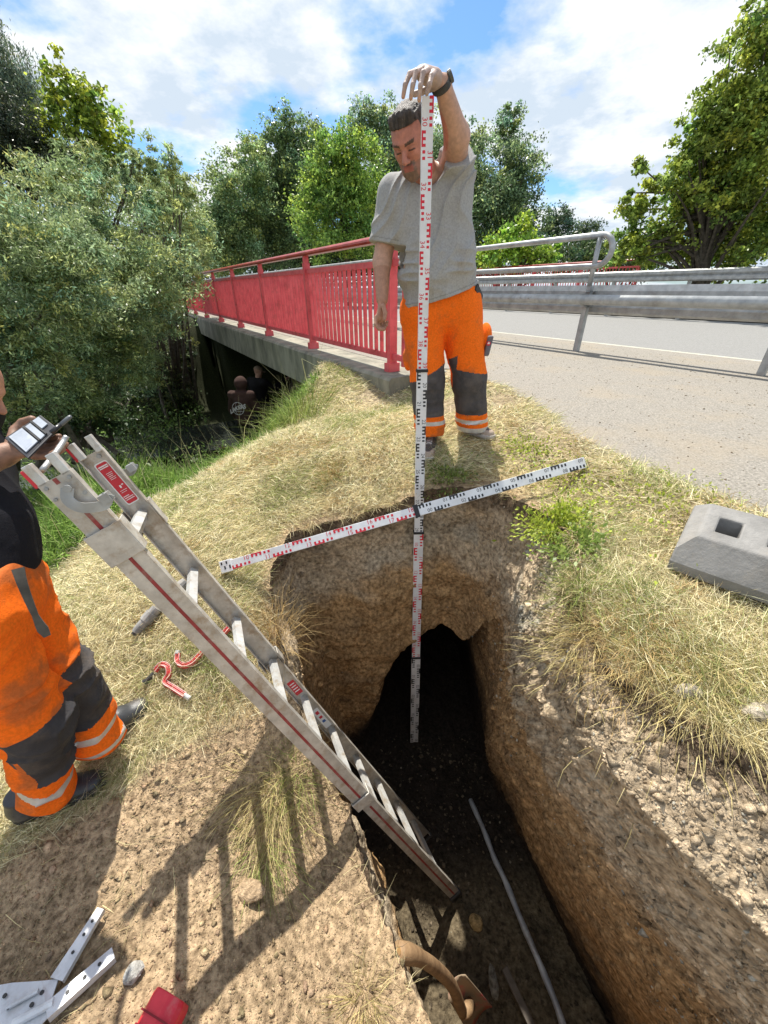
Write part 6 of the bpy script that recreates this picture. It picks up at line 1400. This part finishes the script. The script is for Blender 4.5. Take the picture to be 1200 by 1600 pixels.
rd = [CZ(104, 682, 1.09), CZ(98, 692, 1.08), CZ(84, 712, 1.04), CZ(66, 735, .985)]; mb = MB(); mb.tube(spline(rd, 4), .0075, 10); o = mb.build('steel_rod', M_STEEL, smooth=True); tag(o, 'bent bare steel rod between the hand of the cropped man and the ladder top', 'rod')

# ================= workers under the bridge =================
def worker(base, face, hgt, colf, name_label, hood, arms, grp=None, capped=False):
    f = nrm([*face, 0]); s_ = np.array([f[1], -f[0], 0]); k = hgt / 1.78; b0 = np.asarray(base, float)
    L_ = lambda x_, y_, z_: b0 + (s_ * x_ + f * y_ + up_ * z_) * k
    hc = L_(0, .07, 1.62); hfv, huv, hsv = head_axes(f + [0, 0, -.45], (0, 0, 1)); hdd, HLl = head_sdf(hc, hfv, huv, hsv, k)
    J_ = dict(nk=L_(0, .02, 1.47), sh=[L_(q * .19, 0, 1.42) for q in (-1, 1)], hp=[L_(q * .10, 0, .93) for q in (-1, 1)], kn=[L_(q * .12, .06, .50) for q in (-1, 1)], an=[L_(q * .13, 0, .09) for q in (-1, 1)])
    el_ = [L_(*arms[i][0]) for i in (0, 1)]; wr_ = [L_(*arms[i][1]) for i in (0, 1)]
    def bd(P, e=0.0, only=None):
        d = hdd(P); d = smin(d, cap(P, J_['nk'] - up_ * .05, hc - huv * .06, .062 * k, .055 * k), .02); t = cap(P, J_['sh'][0], J_['sh'][1], .065 * k, .065 * k)
        t = smin(t, cap(P, L_(0, 0, 1.3), L_(0, 0, 1.0), .14 * k, .13 * k), .07)
        for i in (0, 1):
            t = smin(t, cap(P, J_['hp'][i], J_['kn'][i], .08 * k, .055 * k), .04); t = smin(t, cap(P, J_['kn'][i], J_['an'][i], .055 * k, .04 * k), .02)
            t = smin(t, cap(P, J_['sh'][i], el_[i], .05, .04), .03); t = smin(t, cap(P, el_[i], wr_[i], .04, .028), .02)
            hd_ = nrm(wr_[i] - el_[i]); sx = np.cross(hd_, f); t = smin(t, cap(P, wr_[i], wr_[i] + hd_ * .07, .028, .03), .01)
            for j_ in range(4): o_ = sx * (.014 * (j_ - 1.5)); t = smin(t, finger(P, [wr_[i] + hd_ * .085 + o_, wr_[i] + hd_ * .125 + o_ * 1.1, wr_[i] + hd_ * .15 + o_ * 1.1 + f * .015], .010, .008), .004)
            t = smin(t, finger(P, [wr_[i] + hd_ * .03 + f * .02, wr_[i] + hd_ * .07 + f * .045, wr_[i] + hd_ * .10 + f * .05], .011, .009), .006)
        return smin(d, t, .03)
    pts = [hc + up_ * .15, L_(.3, .3, .1), L_(-.3, -.2, .1), *wr_, *el_]; lo, hi = bounds(*pts, r=.17); V, F = sdf_mesh(bd, lo, hi, .0095)
    root = empty('person', b0); tag(root, name_label, 'person', grp); mesh_np('body', V, F, M_SKIN, root, cols=np.tile([.42, .24, .17], (len(V), 1)), smooth=True)
    def top(P):
        t = cap(P, J_['sh'][0], J_['sh'][1], .09 * k, .09 * k); t = smin(t, cap(P, L_(0, 0, 1.32), L_(0, 0, .96), .175 * k, .18 * k), .06); t = smax(t, -(P[:, 2] - (b0[2] + .86 * k)), .01)
        for i in (0, 1): t = smin(t, cap(P, J_['sh'][i], el_[i], .078, .066), .03); t = smin(t, cap(P, el_[i], wr_[i], .064, .048), .02)
        if hood: h = smax(ell(P, hc + huv * .015 - hfv * .02, [.118, .128, .135], np.stack([hsv, hfv, huv])), (P - hc) @ hfv - .055, .02); t = smin(t, h, .05); t = smin(t, cap(P, L_(-.07, -.08, 1.46), L_(.07, -.08, 1.46), .055, .055), .04)
        return t - .010 * (1 - np.abs(vnoise(P * [9, 9, 12], 7))) ** 2
    lo, hi = bounds(*pts, r=.2); Vs, Fs = sdf_mesh(top, lo, hi, .0115); mesh_np('hoodie' if hood else 'jacket', Vs, Fs, M_CLOTH, root, cols=np.clip(np.tile(colf, (len(Vs), 1)) * (1 + .25 * fbm(Vs, 7, 3, 8)[:, None]), .003, 1), smooth=True)
    def tr(P):
        d = None
        for i in (0, 1): q = smin(cap(P, J_['hp'][i], J_['kn'][i], .105 * k, .08 * k), cap(P, J_['kn'][i], J_['an'][i], .08 * k, .07 * k), .02); d = q if d is None else smin(d, q, .02)
        d = smin(d, cap(P, J_['hp'][0], J_['hp'][1], .11, .11), .04); return smax(d, -(P[:, 2] - (b0[2] + .07)), .01) - .008 * (1 - np.abs(vnoise(P * [7, 7, 14], 9))) ** 2
    Vt, Ft = sdf_mesh(tr, lo, hi, .0115); mesh_np('trousers', Vt, Ft, M_CLOTH, root, cols=np.tile([.03, .028, .028], (len(Vt), 1)), smooth=True)
    for i in (0, 1): shoe('boot', J_['an'][i] - f * .08, J_['an'][i] + f * .22, b0[2], root, lambda x_, y_, z_, V_: np.tile([.04, .035, .03], (len(V_), 1)), [.03, .03, .03], 3)
    if capped:
        def cp(P): a = smax(ell(P, hc + huv * .045 - hfv * .01, [.092, .112, .088], np.stack([hsv, hfv, huv])), -((P - hc) @ huv - .035), .006); return np.minimum(a, ell(P, hc + huv * .045 + hfv * .13, [.07, .07, .012], np.stack([hsv, hfv, huv])))
        lo, hi = bounds(hc, r=.25); Vc, Fc = sdf_mesh(cp, lo, hi, .007); mesh_np('cap', Vc, Fc, M_CLOTH, root, cols=np.tile([.30, .22, .16], (len(Vc), 1)), smooth=True)
    return root, L_, f, s_, k
b1 = G(396, 716, -3.2); b1[2] = max(H1(b1[0], b1[1]), -3.3); 
wk, L1, f1, s1_, k1 = worker(b1, (.12, 1), 1.80, [.06, .034, .028], 'worker in dark brown hooded sweatshirt seen from behind at the bridge opening', True, [((-.27, .02, 1.13), (-.27, .14, .90)), ((.27, .05, 1.15), (.33, .22, .98))])
b2 = W(418, 690, 9.0); b2 = np.array([b2[0], b2[1], max(H1(b2[0], b2[1]), -3.3)])
worker(b2, (.5, 1), 1.84, [.012, .011, .012], 'worker in beige cap and black jacket standing under the bridge deck', False, [((-.27, .04, 1.15), (-.22, .24, 1.05)), ((.30, .16, 1.28), (.42, .38, 1.42))], capped=True)
# emblem on the back of the sweatshirt: white ball outline with arched word
bc = L1(-.01, -.225, 1.22); ux = s1_; uy = nrm(up_ * .98 + f1 * .12); mb = MB(); nb_ = np.cross(ux, uy)
ux = ux if True else -ux
def ringm(c_, r_, t, a0=0, a1=2 * math.pi, n=30, sx=1):
    for k in range(n):
        A, B = a0 + (a1 - a0) * k / n, a0 + (a1 - a0) * (k + 1) / n
        mb.add([c_ + ux * sx * r * math.cos(x_) + uy * r * math.sin(x_) for r, x_ in ((r_, A), (r_, B), (r_ - t, B), (r_ - t, A))], [(0, 1, 2, 3)])
ringm(bc, .125, .010); ringm(bc, .125, .007, sx=.45); mb.add([bc + ux * a + uy * b_ for a, b_ in ((-.12, -.055), (.12, -.055), (.12, -.049), (-.12, -.049))], [(0, 1, 2, 3)])
txt = 'LAKERS'
for i, ch_ in enumerate(txt):
    t = (i - 2.5) / 2.5; sz = .115 - .02 * (1 - abs(t)); an_ = -.38 * t * .5
    u2 = ux * math.cos(an_ + .35) + uy * math.sin(an_ + .35); v2 = uy
    V, F = text_mesh(ch_, sz, bc + ux * t * .145 + uy * (.05 * t + .012 - .02 * t * t) - nb_ * 0 - f1 * .004, u2, v2, bold=.004); mb.add(V, F)
hoodie = [c_ for c_ in wk.children if c_.name.startswith('hoodie')][0]
mb.build('back_print', mat('worn_white_print', (.45, .43, .42), (.6, .58, .56), .8, scale=40), hoodie)
